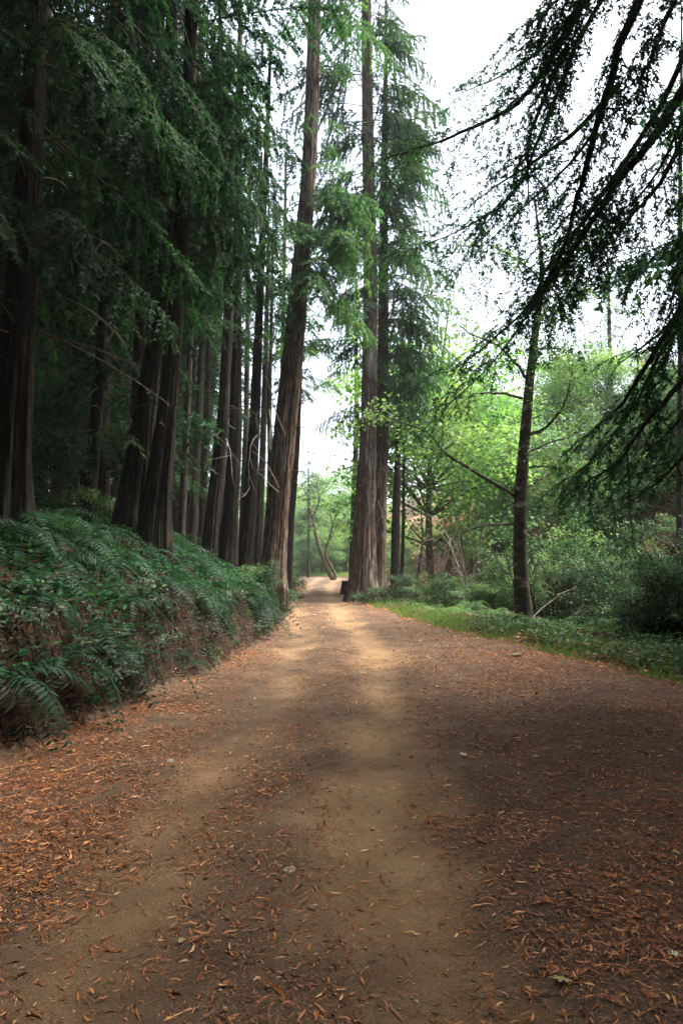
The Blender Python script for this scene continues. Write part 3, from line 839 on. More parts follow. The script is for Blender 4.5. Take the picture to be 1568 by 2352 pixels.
# pixel x, pixel y of the crown's top, depth, kind
for q, (px, pty, Y, k, lab) in enumerate([
    (985, 560, 34, 2, "tall light green broadleaf tree whose crown meets the close redwood pair"),
    (1130, 770, 44, 0, "pale green broadleaf tree far behind the mottled trunk"),
    (1290, 700, 44, 2, "bright green broadleaf tree rising just past the mottled trunk, valley side"),
    (1390, 740, 46, 0, "yellow-green broadleaf tree on the skyline under the dark boughs"),
    (1480, 740, 50, 2, "sunlit yellowing broadleaf tree on the skyline by the dark hanging boughs"),
    (1560, 800, 46, 0, "broadleaf tree behind the thickest dark boughs at the valley's skyline"),
    (1215, 880, 36, 1, "low bright broadleaf tree right behind the mottled trunk"),
    (1450, 960, 38, 1, "low broadleaf tree half hidden by the dark drooping boughs"),
    (1560, 1010, 34, 1, "low shaded broadleaf tree under the thickest dark boughs"),
    (718, 1100, 82, 0, "pale hazy broadleaf tree at the end of the road"),
    (690, 1060, 92, 2, "pale hazy broadleaf tree past the bend, taller than its neighbour"),
    (770, 1090, 86, 0, "yellowish broadleaf tree beyond the bent twin-stemmed tree"),
    (800, 1120, 76, 1, "yellow-leaved low tree at the bend by the close redwood pair"),
    (640, 1080, 88, 1, "broadleaf tree past the bend, screened by the huge redwood"),
    (1060, 740, 54, 0, "broadleaf tree far behind the leaf-strewn slope"),
    (740, 1000, 98, 2, "faintest broadleaf tree closing the view past the bend"),
    (830, 1000, 84, 2, "broadleaf tree behind the front redwood of the pair, past the bend"),
    (600, 1040, 95, 2, "tall broadleaf tree past the bend, behind the white-limbed redwood"),
    (705, 1120, 110, 2, "hazy broadleaf tree in the far gap, behind the bent tree's crown"), (760, 1140, 115, 0, "hazy broadleaf tree in the far gap, lowest crown"),
    (790, 1080, 105, 2, "hazy broadleaf tree in the far gap beside the thin pale trunk"), (670, 1080, 120, 0, "hazy broadleaf tree in the far gap beside the slender dark trunk"),
    (840, 1090, 120, 0, "hazy broadleaf tree far behind the close redwood pair"), (735, 1180, 72, 1, "low leafy tree right where the road turns out of sight"),
    (700, 1200, 78, 1, "low leafy tree past the bend on the uphill side"),
]):
    p = W(px, pty, Y)
    g_ = h1(p[0], Y)
    H0 = (9.5, 7.5, 11.5)[k]
    s = max(0.45, min(1.9, (p[2] - g_) / (H0 * 1.02)))
    if q < 3 and False: pass
    copy_tree(mp[k], (p[0], Y, g_ - 0.1), rm.uniform(0, 6), s, (0, 0), lab, GM)
for m_ in mp:      # the grown originals stand further along the same slope
    pass
for k, (x, y, lab) in enumerate([(30, 40, "broadleaf tree high on the slope behind the overhanging boughs, spreading"), (36, 56, "twin-stemmed broadleaf tree high on the slope"), (22, 66, "tall broadleaf tree at the top of the far slope")]):
    mp[k].location = (x, y, h1(x, y)); mp[k]['label'] = lab

# shrubs
GS = "undergrowth shrubs on the valley side"
sh = [leafy_tree("shrub", "green undergrowth shrub", 201, 1.5, 0.9, 34, 80, (0.062, 0.04), 0.03, 0.1, 'shrub_leaf', 'dark_bark', "shrub", GS, 3, 0.2),
      leafy_tree("shrub", "green undergrowth shrub", 202, 2.4, 1.2, 46, 95, (0.068, 0.042), 0.04, 0.12, 'shrub_leaf', 'dark_bark', "shrub", GS, 4, 0.24),
      leafy_tree("shrub", "green undergrowth shrub", 203, 0.9, 0.75, 26, 70, (0.055, 0.036), 0.02, 0.1, 'shrub_leaf', 'dark_bark', "shrub", GS, 3, 0.17)]
used = [False] * 3
def put_shrub(k, x, y, s, lab, group=GS, dz=0.0):
    loc = (x, y, h1(x, y) - 0.05 + dz)
    rz = rs_.uniform(0, 6)
    sv = (s * rs_.uniform(0.8, 1.3), s * rs_.uniform(0.8, 1.3), s * rs_.uniform(0.7, 1.35))
    if not used[k]:
        o = sh[k]; used[k] = True
        o.location = loc; o.rotation_euler = (0, 0, rz); o.scale = sv; o['label'] = lab; o['group'] = group
        return o
    return copy_tree(sh[k], loc, rz, sv, (0, 0), lab, group)
rs_ = np.random.default_rng(31)
# around the feet of the redwood pair and along the verge
for (px, Y, dd, k, s, lab) in [
    (850, 25.5, 0, 2, 0.9, "dark glossy shrub at the foot of the front redwood of the close pair"),
    (885, 25.5, 0, 0, 0.75, "grey-green shrub between the close pair and the grass verge"),
    (925, 25.0, 0, 0, 0.8, "leafy shrub below the small dark-barked tree"),
    (960, 24.0, 0, 0, 0.85, "pale green shrub on the grass verge, under the long low branch"),
    (1000, 23.0, 0, 0, 0.8, "rounded shrub bordering the verge behind the bracken"),
    (1040, 22.5, 0, 1, 0.55, "taller shrub behind the bracken, on the verge"),
    (1080, 21.5, 0, 0, 0.8, "shrub at the verge beside the mottled trunk, road-bend side"),
    (1130, 20.5, 0, 0, 0.75, "shrub close behind the mottled trunk")]:
    put_shrub(k, (px - 784) * Y / 1568, Y, s, lab)
# gully and slope
n_ = 0
for _ in range(900):
    y = rs_.uniform(9, 48); d = rs_.uniform(2.8, 26)
    x = float(XR(y)) + d
    if x / y > 0.62 or x / y < 0.07: continue
    if n_ > 85: break
    pxs = 784 + 1568 * x / y
    if y > 25 and (925 < pxs < 1110 or 1195 < pxs < 1345): continue
    n_ += 1
    big = d > 4.5
    near_ = ("under the overhanging boughs", "behind the mottled tree", "beyond the mottled tree towards the redwood pair", "far up the valley")[int(np.searchsorted([13.5, 20, 30], y))]
    lab = ("shrub down in the gully " if x < float(XH(y)) - 1.5 else ("shrub at the slope's foot " if x < float(XH(y)) + 2 else "shrub up on the leaf-strewn slope ")) + near_
    put_shrub(1 if big and rs_.uniform() < 0.75 else int(rs_.integers(0, 3)), x, y, rs_.uniform(0.8, 1.5) * (1.25 if big else 0.8), lab)
# arching bare stems in the gully
for q in range(9):
    y = rs_.uniform(17, 30); x = float(XR(y)) + rs_.uniform(3.0, 9.0)
    z = h1(x, y)
    o = empty("bare_shrub", (x, y, z), "shrub of long arching bare stems in the gully behind the mottled tree", "shrub", "bare shrubs in the gully")
    wd = MB()
    for k in range(int(rs_.integers(4, 8))):
        az, hh, ln = rs_.uniform(2.0, 4.6), rs_.uniform(1.2, 3.2), rs_.uniform(0.8, 2.8)
        t = np.linspace(0, 1, 12)
        pp = np.stack([math.cos(az) * ln * t, math.sin(az) * ln * t * 0.6, hh * np.sin(t * rs_.uniform(1.5, 2.3))], 1) + np.cumsum(rs_.normal(0, 0.025, (12, 3)), axis=0)
        tube(wd, pp, 0.016 * np.linspace(1, 0.25, 12), 5)
        for j in (5, 7, 9):
            d = nrm(rs_.normal(0, 1, 3)) * rs_.uniform(0.25, 0.7)
            tube(wd, pp[j] + d * np.linspace(0, 1, 4)[:, None], 0.007 * np.linspace(1, 0.4, 4), 4)
    wd.build("stem", M['weathered'] if q % 4 == 0 else M['dark_bark'], o)
# leaning bare saplings on the leaf-strewn slope
for q, (a_, b_, c_, d_, Y, w_, lab) in enumerate([(1005, 1300, 1048, 1185, 33, 9, "pale sapling leaning over the leaf-strewn slope, steepest lean"), (1022, 1310, 1030, 1170, 35, 8, "dark upright sapling on the leaf-strewn slope"),
        (1060, 1305, 1105, 1200, 31, 10, "dark sapling leaning away from the road among the shrubs"), (985, 1295, 978, 1080, 37, 6, "very thin pale sapling beside the small dark-barked tree"), (1080, 1290, 1090, 960, 40, 6, "thin white-barked stem on the slope, before the pale broadleaf trees"),
        (955, 1320, 962, 1160, 33, 6, "thin crooked stem just past the small dark-barked tree")]):
    p0 = W(a_, b_, Y); p0[2] = h1(p0[0], p0[1]) - 0.1
    p1 = W(c_, d_, Y + 0.6)
    o = empty("sapling", p0, lab, "sapling", "saplings on the valley slope")
    mb = MB(); pp = spath([p0, (p0 + p1) / 2 + np.array([0.12, 0, 0.05]), p1], 12) + np.cumsum(rs_.normal(0, 0.02, (12, 3)), axis=0)
    tube(mb, pp, px2m(w_, Y) / 2 * np.linspace(1.1, 0.4, 12), 7); mb.build("stem", M['alder_bark' if q % 2 else 'mossy_bark'], o, p0, True)
    lf = MB(); leaf_clusters(lf, list(pp[7:]) + list(pp[9:] + rs_.normal(0, 0.4, (3, 3))), rs_, 24, 0.7, 0.12, 0.085, (0.3, 0.9)); lf.build("foliage", M['maple_leaf'], o, p0)
# dark thicket at the verge's near end
for q in range(20):
    y = rs_.uniform(9.5, 15); x = float(XR(y)) + rs_.uniform(2.2, 5.5)
    put_shrub(int(rs_.integers(0, 2)), x, y, rs_.uniform(0.75, 1.25), "dark shrub in the shaded thicket under the overhanging boughs", "shaded thicket shrubs")
# bank side shrubs by the huge redwood
for (px, Y, k, s, lab) in [(600, 18.0, 0, 0.7, "glossy shrub at the bank's edge before the huge leaning redwood"), (560, 16.5, 2, 1.0, "low shrub on the bank before the white-limbed redwood"), (650, 21.5, 2, 0.9, "low shrub on the bank at the huge redwood's road side"),
                           (672, 30, 2, 1.1, "low shrub on the bank at the road's narrowest place"), (664, 36, 0, 0.8, "shrub on the bank past the huge redwood"), (655, 44, 0, 1.0, "shrub on the bank where the road starts to bend")]:
    put_shrub(k, (px - 784) * Y / 1568, Y, s, lab, "shrubs along the bank's edge")
for q, (x, y, k, s) in enumerate([(-4.5, 72, 1, 1.3), (-1, 74, 1, 1.3), (2.5, 70, 1, 1.2), (4, 62, 1, 1.1), (5.5, 56, 1, 1.1), (4.2, 48, 1, 1.0), (-8, 71, 1, 1.4), (1.5, 80, 1, 1.6), (-5, 82, 1, 1.6)]):
    put_shrub(k, x, y, s, "far shrub at the bend where the road disappears", "shrubs at the bend")
for q in range(26):
    y = rs_.uniform(12, 40); x = float(XL(y)) - rs_.uniform(3.5, 16)
    put_shrub(int(rs_.integers(0, 3)), x, y, rs_.uniform(0.7, 1.2), "dim understory shrub among the hillside redwoods", "understory shrubs uphill")

# ------------------------------------------------------------------ mottled alder with its hand-placed limbs
YA = 17.3
Pg, rg = pix_trunk([(1203, 1428, 46), (1193, 1280, 37), (1194, 1130, 34), (1208, 960, 29), (1218, 850, 25), (1231, 745, 21), (1245, 650, 15), (1241, 570, 10), (1228, 470, 6)], YA, 11.5)
r = np.random.default_rng(44)
base = Pg[0] + np.array([0, 0, 0.35])
alder = empty("alder_tree", base, "mottled grey-barked tree standing alone on the grass verge, with crooked bare limbs", "tree")
mb = MB(); trunk_mesh(mb, Pg, rg * 0.82, 40, 0.06, 0.15, 0.2, 3.3, 2.0); mb.build("trunk", M['alder_bark'], alder, base, True)
lf, wd = MB(), MB()
LIMBS = [([(1185, 1142), (1120, 1105, -0.8), (1060, 1070, -1.3), (1015, 1035, -1.6), (985, 1000, -1.8), (930, 978, -2.0), (840, 966, -2.2)], 9, 1),
         ([(1208, 868), (1180, 830, -0.4), (1135, 795, -0.8), (1085, 775, -1.2), (1050, 745, -1.5)], 8, 1),
         ([(1197, 915), (1150, 904, 0.4), (1100, 902, 0.8), (1065, 915, 1.2), (1050, 945, 1.4)], 7, 1),
         ([(1212, 1000), (1250, 985, -0.4), (1285, 940, -0.7), (1305, 890, -0.9), (1312, 820, -1.0)], 9, 1),
         ([(1212, 1040), (1262, 1020, 0.5), (1310, 1000, 0.9), (1360, 975, 1.2)], 7, 1),
         ([(1190, 1205), (1130, 1207, -0.5), (1090, 1217, -0.9), (1060, 1240, -1.0), (1062, 1285, -1.1)], 6, 0),
         ([(1213, 1075), (1260, 1072, -0.8), (1330, 1078, -1.4)], 5, 1),
         ([(1236, 735), (1290, 690, 0.4), (1350, 670, 0.8), (1420, 700, 1.2)], 5, 1),
         ([(1243, 650), (1200, 610, 0.4), (1150, 580, 0.8), (1085, 545, 1.0)], 5, 1),
         ([(1245, 630), (1290, 570, -0.5), (1330, 540, -0.8)], 5, 1),
         ([(1225, 800), (1290, 800, 0.6), (1350, 830, 1.1)], 5, 1),
         ([(1205, 880), (1235, 820, -0.6), (1265, 760, -0.9), (1270, 700, -1.0)], 4, 1)]
for pts, w_, lv in LIMBS:
    pp = spath([W(p[0], p[1], YA + (p[2] if len(p) > 2 else 0)) for p in pts], 22)
    pp = pp + np.cumsum(r.normal(0, 0.012, pp.shape), axis=0)
    rad = px2m(w_, YA) / 2 * np.linspace(1, 0.22, 22)
    limb = MB(); tube(limb, pp, rad, 8)
    for k in range(5, 22, 2):
        d = nrm(pp[k] - pp[k - 1]) * 0.7 + r.normal(0, 0.55, 3)
        ln = r.uniform(0.3, 0.9)
        tp = spath([pp[k], pp[k] + d * ln * 0.5 + r.normal(0, 0.05, 3), pp[k] + d * ln + np.array([0, 0, -0.1 * ln])], 7)
        tube(wd, tp, 0.009 * np.linspace(1, 0.3, 7), 4)
        if lv:
            leaf_clusters(lf, [tp[4], tp[6], tp[6] + r.normal(0, 0.25, 3)], r, 22, 0.36, 0.09, 0.065, (0.2, 0.9))
    if lv:
        leaf_clusters(lf, pp[10:], r, 14, 0.36, 0.09, 0.065, (0.2, 0.9))
    limb.build("limb", M['alder_bark'], alder, base, True)
wd.build("twigs", M['twig'], alder, base)
lf.build("crown", M['maple_leaf'], alder, base)

# bent twin-stemmed tree at the bend
YJ = 58.0
bj = W(766, 1316, YJ); bj[2] = h1(bj[0], YJ)
bent = empty("bent_tree", bj, "small mossy twin-stemmed tree bent over at the end of the road", "tree")
mb, wd, lf = MB(), MB(), MB()
off = bj[2] - W(766, 1316, YJ)[2]
for pts, w_ in [([(768, 1318), (755, 1298), (738, 1255), (726, 1215), (718, 1172)], 10), ([(772, 1312), (764, 1290), (748, 1258), (755, 1222), (764, 1187)], 6)]:
    pp = spath([W(a_, b_, YJ) + np.array([0, 0, off]) for a_, b_ in pts], 16)
    tube(mb, pp, px2m(w_, YJ) / 2 * np.linspace(1.15, 0.6, 16), 9)
for pts, w_ in [([(718, 1172), (708, 1145), (702, 1118), (690, 1090)], 5), ([(718, 1172), (728, 1150), (733, 1128), (745, 1105)], 5), ([(728, 1215), (712, 1190), (694, 1186)], 3.5),
                ([(764, 1187), (772, 1165), (790, 1140)], 3.5), ([(764, 1187), (758, 1160), (762, 1130)], 3.5), ([(733, 1128), (728, 1095), (735, 1060)], 3), ([(745, 1240), (775, 1190), (800, 1160)], 3)]:
    pp = spath([W(a_, b_, YJ) + np.array([0, 0, off]) for a_, b_ in pts], 10)
    tube(wd, pp, px2m(w_, YJ) / 2 * np.linspace(1, 0.35, 10), 6)
    leaf_clusters(lf, pp[6:], r, 10, 0.7, 0.16, 0.11, (0.4, 0.95))
mb.build("trunk", M['mossy_bark'], bent, bj, True); wd.build("branches", M['mossy_bark'], bent, bj, True); lf.build("crown", M['maple_leaf'], bent, bj)

# ------------------------------------------------------------------ overhanging dark conifer
def rich_bough(lf, wd, path, r, r0, sec=0.15, secl=(0.5, 1.1), sub=0.10, leafl=0.055, leafw=0.018, step=0.022, hang=0.5, bare=0.1):
    n = max(12, int(np.linalg.norm(np.diff(path, axis=0), axis=1).sum() / 0.2))
    pp = spath(path, n)
    pp = pp + np.cumsum(r.normal(0, 0.012, pp.shape), axis=0)
    tube(wd, pp, 1.3 * r0 * np.linspace(1, 0.12, n), 7)
    Ltot = np.linalg.norm(np.diff(pp, axis=0), axis=1).sum()
    m = int(Ltot * (1 - bare) / sec)
    for k in range(m):
        u = bare + (1 - bare) * (k + r.uniform(0, 1)) / m
        j = min(int(u * (n - 1)), n - 2)
        p0 = pp[j] + (pp[j + 1] - pp[j]) * (u * (n - 1) - j)
        D = nrm(pp[j + 1] - pp[j])
        side = nrm(np.cross(D, [0, 0, 1.0])) * (1 if k % 2 else -1)
        dd = nrm(D * r.uniform(0.5, 1.0) + side * r.uniform(0.5, 1.0) + np.array([0, 0, r.normal(-0.05, 0.25)]))
        ll = r.uniform(*secl) * (1 - 0.2 * u)
        tt = np.linspace(0, 1, 6)[:, None]
        tp = p0 + dd * ll * tt + np.array([[0, 0, -1.0]]) * hang * ll * tt ** 2 * r.uniform(0.3, 1.2)
        tube(wd, tp, 0.007 * (1 - 0.75 * tt[:, 0]), 4)
        sprays(lf, tp[2:], r, step * 1.3, leafl, leafw)
        for q in range(int(ll / sub)):
            v = (q + r.uniform(0.3, 1)) / (ll / sub)
            i_ = min(int(v * 5), 4)
            s0 = tp[i_] + (tp[i_ + 1] - tp[i_]) * min(1, v * 5 - i_)
            d2 = nrm(tp[i_ + 1] - tp[i_])
            s2 = nrm(np.cross(d2, [0, 0, 1.0])) * (1 if q % 2 else -1)
            sd = nrm(d2 * 0.7 + s2 * r.uniform(0.5, 0.9) + np.array([0, 0, r.normal(-0.15, 0.25)]))
            sl_ = r.uniform(0.1, 0.28) * (1.1 - 0.5 * v)
            t4 = np.linspace(0, 1, 4)[:, None]
            sp_ = s0 + sd * sl_ * t4 + np.array([[0, 0, -1.0]]) * 0.3 * sl_ * t4 ** 2
            tube(wd, sp_, 0.0028 * (1 - 0.5 * t4[:, 0]), 3)
            sprays(lf, sp_, r, step, leafl, leafw)

r = np.random.default_rng(91)
KX, KY = 5.6, 7.6
kb = np.array([KX, KY, h1(KX, KY)])
over = empty("overhanging_conifer", kb, "dark conifer whose heavy drooping boughs hang across the sky over the verge", "tree")
kp = np.array([[KX, KY, kb[2] - 0.35], [KX + 0.1, KY, 5], [KX + 0.15, KY + 0.1, 10], [KX + 0.2, KY, 17]])
mb = MB(); trunk_mesh(mb, kp, np.array([0.34, 0.28, 0.22, 0.05]), 40, 0.13, 0.5, 0.3, 8.8); mb.build("trunk", M['dark_bark'], over, kb, True)
def K(*pts): return [W(a_, b_, y_) for a_, b_, y_ in pts]
BO = [(K((1640, -420, 7.4), (1430, -160, 7.2), (1330, 20, 7.2), (1270, 130, 7.4), (1190, 240, 7.8), (1080, 300, 8.2), (960, 350, 8.7), (850, 385, 9.2)), 0.045),
      (K((1660, -500, 7.6), (1520, -160, 7.0), (1440, 50, 6.8), (1395, 200, 6.8), (1345, 370, 7.0), (1310, 480, 7.3), (1285, 590, 7.6), (1255, 660, 8.0)), 0.05),
      (K((1680, -120, 7.5), (1600, 130, 7.0), (1540, 250, 6.8), (1460, 360, 6.8), (1390, 450, 7.0), (1330, 560, 7.4), (1270, 640, 7.9), (1180, 740, 8.4), (1040, 860, 9.0)), 0.05),
      (K((1640, -330, 7.4), (1400, -60, 8.0), (1280, 80, 8.6), (1170, 160, 9.2), (1060, 210, 9.8)), 0.035),
      (K((1420, 200, 7.2), (1340, 300, 8.0), (1240, 380, 8.6), (1150, 440, 9.0), (1080, 500, 9.4)), 0.03),
      (K((1300, 110, 7.4), (1230, 260, 7.4), (1200, 400, 7.6), (1205, 520, 7.9)), 0.025),
      (K((1660, 60, 7.5), (1560, 340, 7.4), (1500, 460, 7.8), (1440, 540, 8.2), (1400, 640, 8.8)), 0.032),
      (K((1690, 200, 7.4), (1610, 420, 6.6), (1570, 540, 6.4), (1520, 660, 6.4)), 0.035),
      (K((1700, 420, 7.4), (1600, 640, 7.0), (1530, 760, 7.0), (1470, 850, 7.2), (1390, 940, 7.6), (1290, 1020, 8.2)), 0.04),
      (K((1700, 560, 7.4), (1620, 760, 6.8), (1560, 870, 6.6), (1490, 960, 6.8), (1430, 1050, 7.2), (1340, 1110, 7.8)), 0.035),
      (K((1700, 760, 7.4), (1630, 930, 6.8), (1570, 1040, 6.8), (1500, 1110, 7.2), (1420, 1170, 7.8)), 0.03),
      (K((1700, 640, 7.6), (1560, 720, 8.4), (1480, 790, 9.0), (1400, 840, 9.6)), 0.03),
      (K((1640, -600, 7.6), (1500, -330, 6.6), (1400, -150, 6.2), (1310, -20, 6.0), (1240, 70, 6.0)), 0.035),
      (K((1680, -260, 7.4), (1570, -60, 6.2), (1500, 90, 6.0), (1470, 220, 6.1)), 0.03)]
for pth, r0 in list(BO)[::2]:
    dx, dy, dz = r.normal(0, 0.35), r.uniform(-0.5, 1.3), r.normal(-0.05, 0.3)
    BO.append(([p + np.array([dx, dy, dz]) * min(1, 0.35 + 0.2 * k) + np.array([0, 0, -0.03 * k * k * 0.2]) for k, p in enumerate(pth)], r0 * 0.6))
for q, (pth, r0) in enumerate(BO):
    lf, wd = MB(), MB()
    low = 8 <= q <= 11
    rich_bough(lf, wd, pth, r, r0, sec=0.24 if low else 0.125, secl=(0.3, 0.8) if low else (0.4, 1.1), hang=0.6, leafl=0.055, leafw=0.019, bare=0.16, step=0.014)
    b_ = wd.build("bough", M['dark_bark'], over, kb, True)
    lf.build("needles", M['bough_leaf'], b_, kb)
lf, wd = MB(), MB()
grow_crown(lf, wd, kp, np.array([0.34, 0.28, 0.22, 0.05]), r, 12.6, 16.9, 130, lin(3.5, 1.4), kind='redwood', pitch=(-0.1, 0.2))
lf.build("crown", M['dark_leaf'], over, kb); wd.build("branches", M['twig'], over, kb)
kp2 = np.array([[9.3, 12.9, h1(9.3, 12.9) - 0.35], [9.3, 12.9, 4], [9.4, 13, 9], [9.5, 13, 16]])
tree("dark_conifer", "dark conifer at the verge's edge whose low boughs darken the thicket", "tree", kp2, np.array([0.3, 0.26, 0.2, 0.04]), 92,
     [dict(z0=3.2, z1=7, n=10, Lf=lin(2.8, 3.4), kind='redwood', pitch=(-0.5, 0.05)), dict(z0=6.5, z1=15.5, n=60, Lf=lin(3.4, 1.2), kind='redwood', pitch=(-0.4, 0.1))], n=30, bark='dark_bark', leaf='bough_leaf')
# thin trunk seen through the boughs
Pg, rg = pix_trunk([(1560, 1150, 16), (1562, 800, 13), (1561, 400, 10), (1564, 150, 7)], 24, 24)
tree("slender_tree", "very slender straight trunk seen through the dark overhanging boughs", "tree", Pg, rg, 140, [dict(z0=14, z1=23, n=30, Lf=lin(1.5, 0.6))], n=12, bark='dark_bark')

# ------------------------------------------------------------------ ferns
def frond_mesh(seed, n=26, L=1.0, mat='fern_leaf', curl=0.55, sway=0.1):
    r = np.random.default_rng(seed)
    mb = MB()
    t = np.linspace(0, 1, n)
    p = np.stack([L * t * (1 - 0.12 * t), sway * L * t ** 2, L * (0.75 * t - (0.75 + curl) * t ** 2)], 1)
    tube(mb, p, 0.004 * (1.1 - t), 3, 0.3)
    D = nrm(np.gradient(p, axis=0))
    S = nrm(np.cross(D, [[0, 0, 1.0]]))
    Nn = np.cross(S, D)
    ln = 0.155 * L * np.clip(np.minimum(0.45 + 3.2 * t, 1.25 * (1 - t) ** 0.62), 0.06, 1)
    for sg in (1, -1):
        k = slice(2, n)
        dr = S[k] * sg + D[k] * 0.32 + r.normal(0, 0.06, (n - 2, 3)) - Nn[k] * 0.18
        kites(mb, p[k], dr, Nn[k] + r.normal(0, 0.12, (n - 2, 3)), ln[k], 0.030 * L * np.ones(n - 2), np.clip(r.normal(0.55, 0.2, n - 2) + 0.2 * t[k] - 0.1, 0, 1), 0.1, 0.35, 0.08)
    return mb.mesh("frond", M[mat])
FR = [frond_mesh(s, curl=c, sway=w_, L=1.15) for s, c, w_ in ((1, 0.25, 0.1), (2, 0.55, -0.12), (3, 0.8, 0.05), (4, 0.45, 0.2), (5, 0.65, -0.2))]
FD = [frond_mesh(s, curl=c, sway=w_, mat='dead_fern') for s, c, w_ in ((6, 1.1, 0.1), (7, 1.4, -0.15))]
FB = [frond_mesh(s, curl=c, sway=w_, n=16, mat='bracken_leaf') for s, c, w_ in ((8, 0.45, 0.1), (9, 0.65, -0.12))]
rfn = np.random.default_rng(61)
def fern(x, y, s, label, group, n=12, dead=2, lean=0.0, name="sword_fern", meshes=None):
    z = h1(x, y)
    root = empty(name, (x, y, z - 0.02), label, "fern", group)
    root.scale = (s, s, s)
    for k in range(n + dead):
        az = 2 * PI * k / n + rfn.normal(0, 0.25) if k < n else rfn.normal(-0.2, 0.8)
        me = (meshes or FR)[int(rfn.integers(0, len(meshes or FR)))] if k < n else FD[int(rfn.integers(0, 2))]
        o = link("frond", me, root)
        if k >= n: o['label'] = "withered brown frond"
        pit = rfn.uniform(-0.55, 0.15) if k < n else 0.5
        if lean: pit += lean * math.cos(az) * 0.35
        f = rfn.uniform(0.7, 1.2)
        o.scale = (f, f, f)
        o.rotation_euler = (rfn.normal(0, 0.2), pit, az)
    return root
GF = "sword ferns on the bank"
def bank_mark(y):
    return ("at the bank's near end", "below the thick near-black trunk", "before the leaning twin redwoods", "past the leaning twins", "before the stubbed redwood", "by the huge leaning redwood's foot")[int(np.searchsorted([6.3, 9.6, 12.6, 15.4, 18.5], y))]
def bank_place(d):
    return ("hanging on the bank face", "on the bank's shoulder", "high on the bank", "on the shaded slope")[int(np.searchsorted([0.6, 1.5, 3.2], d))]
def size_word(s_, lo, hi):
    return "small" if s_ < lo else ("large" if s_ > hi else "mid-sized")
fl = []
for _ in range(3000):
    y = rfn.uniform(3.8, 23)
    d = rfn.uniform(0.28, 3.2) if rfn.uniform() < 0.8 else rfn.uniform(3.2, 7)
    x = float(XL(y)) - d
    if x / y < -0.62: continue
    if any((x - a_) ** 2 + (y - b_) ** 2 < (0.48 + 0.010 * y) ** 2 for a_, b_, _d in fl): continue
    fl.append((x, y, d))
    if len(fl) >= 160: break
for x, y, d in fl:
    sz_ = rfn.uniform(0.6, 1.2)
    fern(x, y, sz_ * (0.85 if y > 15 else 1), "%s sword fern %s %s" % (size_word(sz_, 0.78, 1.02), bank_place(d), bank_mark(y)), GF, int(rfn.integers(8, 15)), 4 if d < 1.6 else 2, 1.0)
for q, (px, py, Y, s, lab) in enumerate([(497, 1520, 10.2, 0.42, "small pale fern at the foot of the bank, beside the road"), (470, 1420, 9.4, 0.55, "fern hanging from the bank face above the bare roots")]):
    p = W(px, py, Y)
    x = min(p[0], float(XL(Y)) - 0.12)
    fern(x, Y, s, lab, None, 7, 1, 1.2)
GB = "bracken ferns on the verge"
for _ in range(60):
    y = rfn.uniform(13.0, 25); d = rfn.uniform(0.8, 2.6)
    x = float(XR(y)) + d
    fern(x, y, rfn.uniform(0.45, 1.1), "light green fern %s the grass strip, %s" % ("just behind" if d < 1.5 else "well behind", "by the mottled tree" if y < 18.5 else "towards the close redwood pair"), GB, 7, 0, 0.0, "bracken_fern", FB)
for _ in range(20):
    y = rfn.uniform(9.5, 13.5); d = rfn.uniform(1.2, 4.0)
    x = float(XR(y)) + d
    fern(x, y, rfn.uniform(0.5, 0.9), "shaded fern at the verge's near end, past the mottled trunk", GB, 7, 0, 0.0, "bracken_fern", FB)

# ------------------------------------------------------------------ brambles on the bank face
GBr = "brambles on the bank face"
rb = np.random.default_rng(17)
for q in range(22):
    y = rb.uniform(4.6, 9.5) if q < 15 else rb.uniform(9.5, 14.5)
    d = rb.uniform(0.1, 0.75)
    x = float(XL(y)) - d
    z = h1(x, y)
    root = empty("bramble", (x, y, z), "trailing bramble with pale leaflets, %s, %s" % ("low on the bank face" if d < 0.38 else "upper bank face", bank_mark(y)), "bramble", GBr)
    lf, wd = MB(), MB()
    for k in range(6):
        az = rb.uniform(-1.6, 1.6)
        ln = rb.uniform(0.3, 0.7)
        t = np.linspace(0, 1, 8)
        px_ = np.stack([math.cos(az) * ln * t * 0.5, math.sin(az) * ln * t, 0.05 + 0.35 * ln * np.sin(t * 2.2)], 1)
        gz_ = height(px_[:, 0] + x, px_[:, 1] + y) - z
        px_[:, 2] = np.maximum(px_[:, 2], gz_ + 0.04)
        tube(wd, px_, 0.004, 4)
        for j in range(2, 8):
            c = px_[j] + rb.normal(0, 0.03, 3)
            out_ = np.array([0.75, -0.35, 0.55])
            for a2 in (-0.9, 0, 0.9):
                if rb.uniform() < 0.25: continue
                D = np.array([[math.cos(a2 + az * 0.5), math.sin(a2 + az * 0.5), -0.35 + rb.normal(0, 0.2)]])
                kites(lf, c[None, :], D, out_[None, :] + rb.normal(0, 0.3, (1, 3)), rb.uniform(0.035, 0.065), rb.uniform(0.026, 0.045), np.clip(rb.normal(0.5, 0.25), 0, 1), 0.12, 0.45)
    wd.build("stem", M['twig'], root); lf.build("foliage", M['bramble_leaf'], root)

# hanging roots and dead matter on the bank face
mb = MB()
for _ in range(1100):
    y = rb.uniform(4.5, 26); d0 = rb.uniform(0.2, 0.75); d1 = d0 - rb.uniform(0.05, 0.35)
    x0 = float(XL(y)) - d0; x1 = float(XL(y)) - max(d1, 0.02)
    dy = rb.normal(-0.1, 0.28)
    t = np.linspace(0, 1, 6)
    xs, ys = x0 + (x1 - x0) * t, y + dy * t
    zs = height(xs, ys) + 0.02 + 0.06 * np.sin(t * PI) * rb.uniform(0, 1)
    tube(mb, np.stack([xs, ys, zs], 1), rb.uniform(0.002, 0.006), 4, 0.5)
tag(mb.build("hanging_roots", M['twig']), "tangle of thin brown roots hanging down the cut bank face", "roots", kind="stuff")

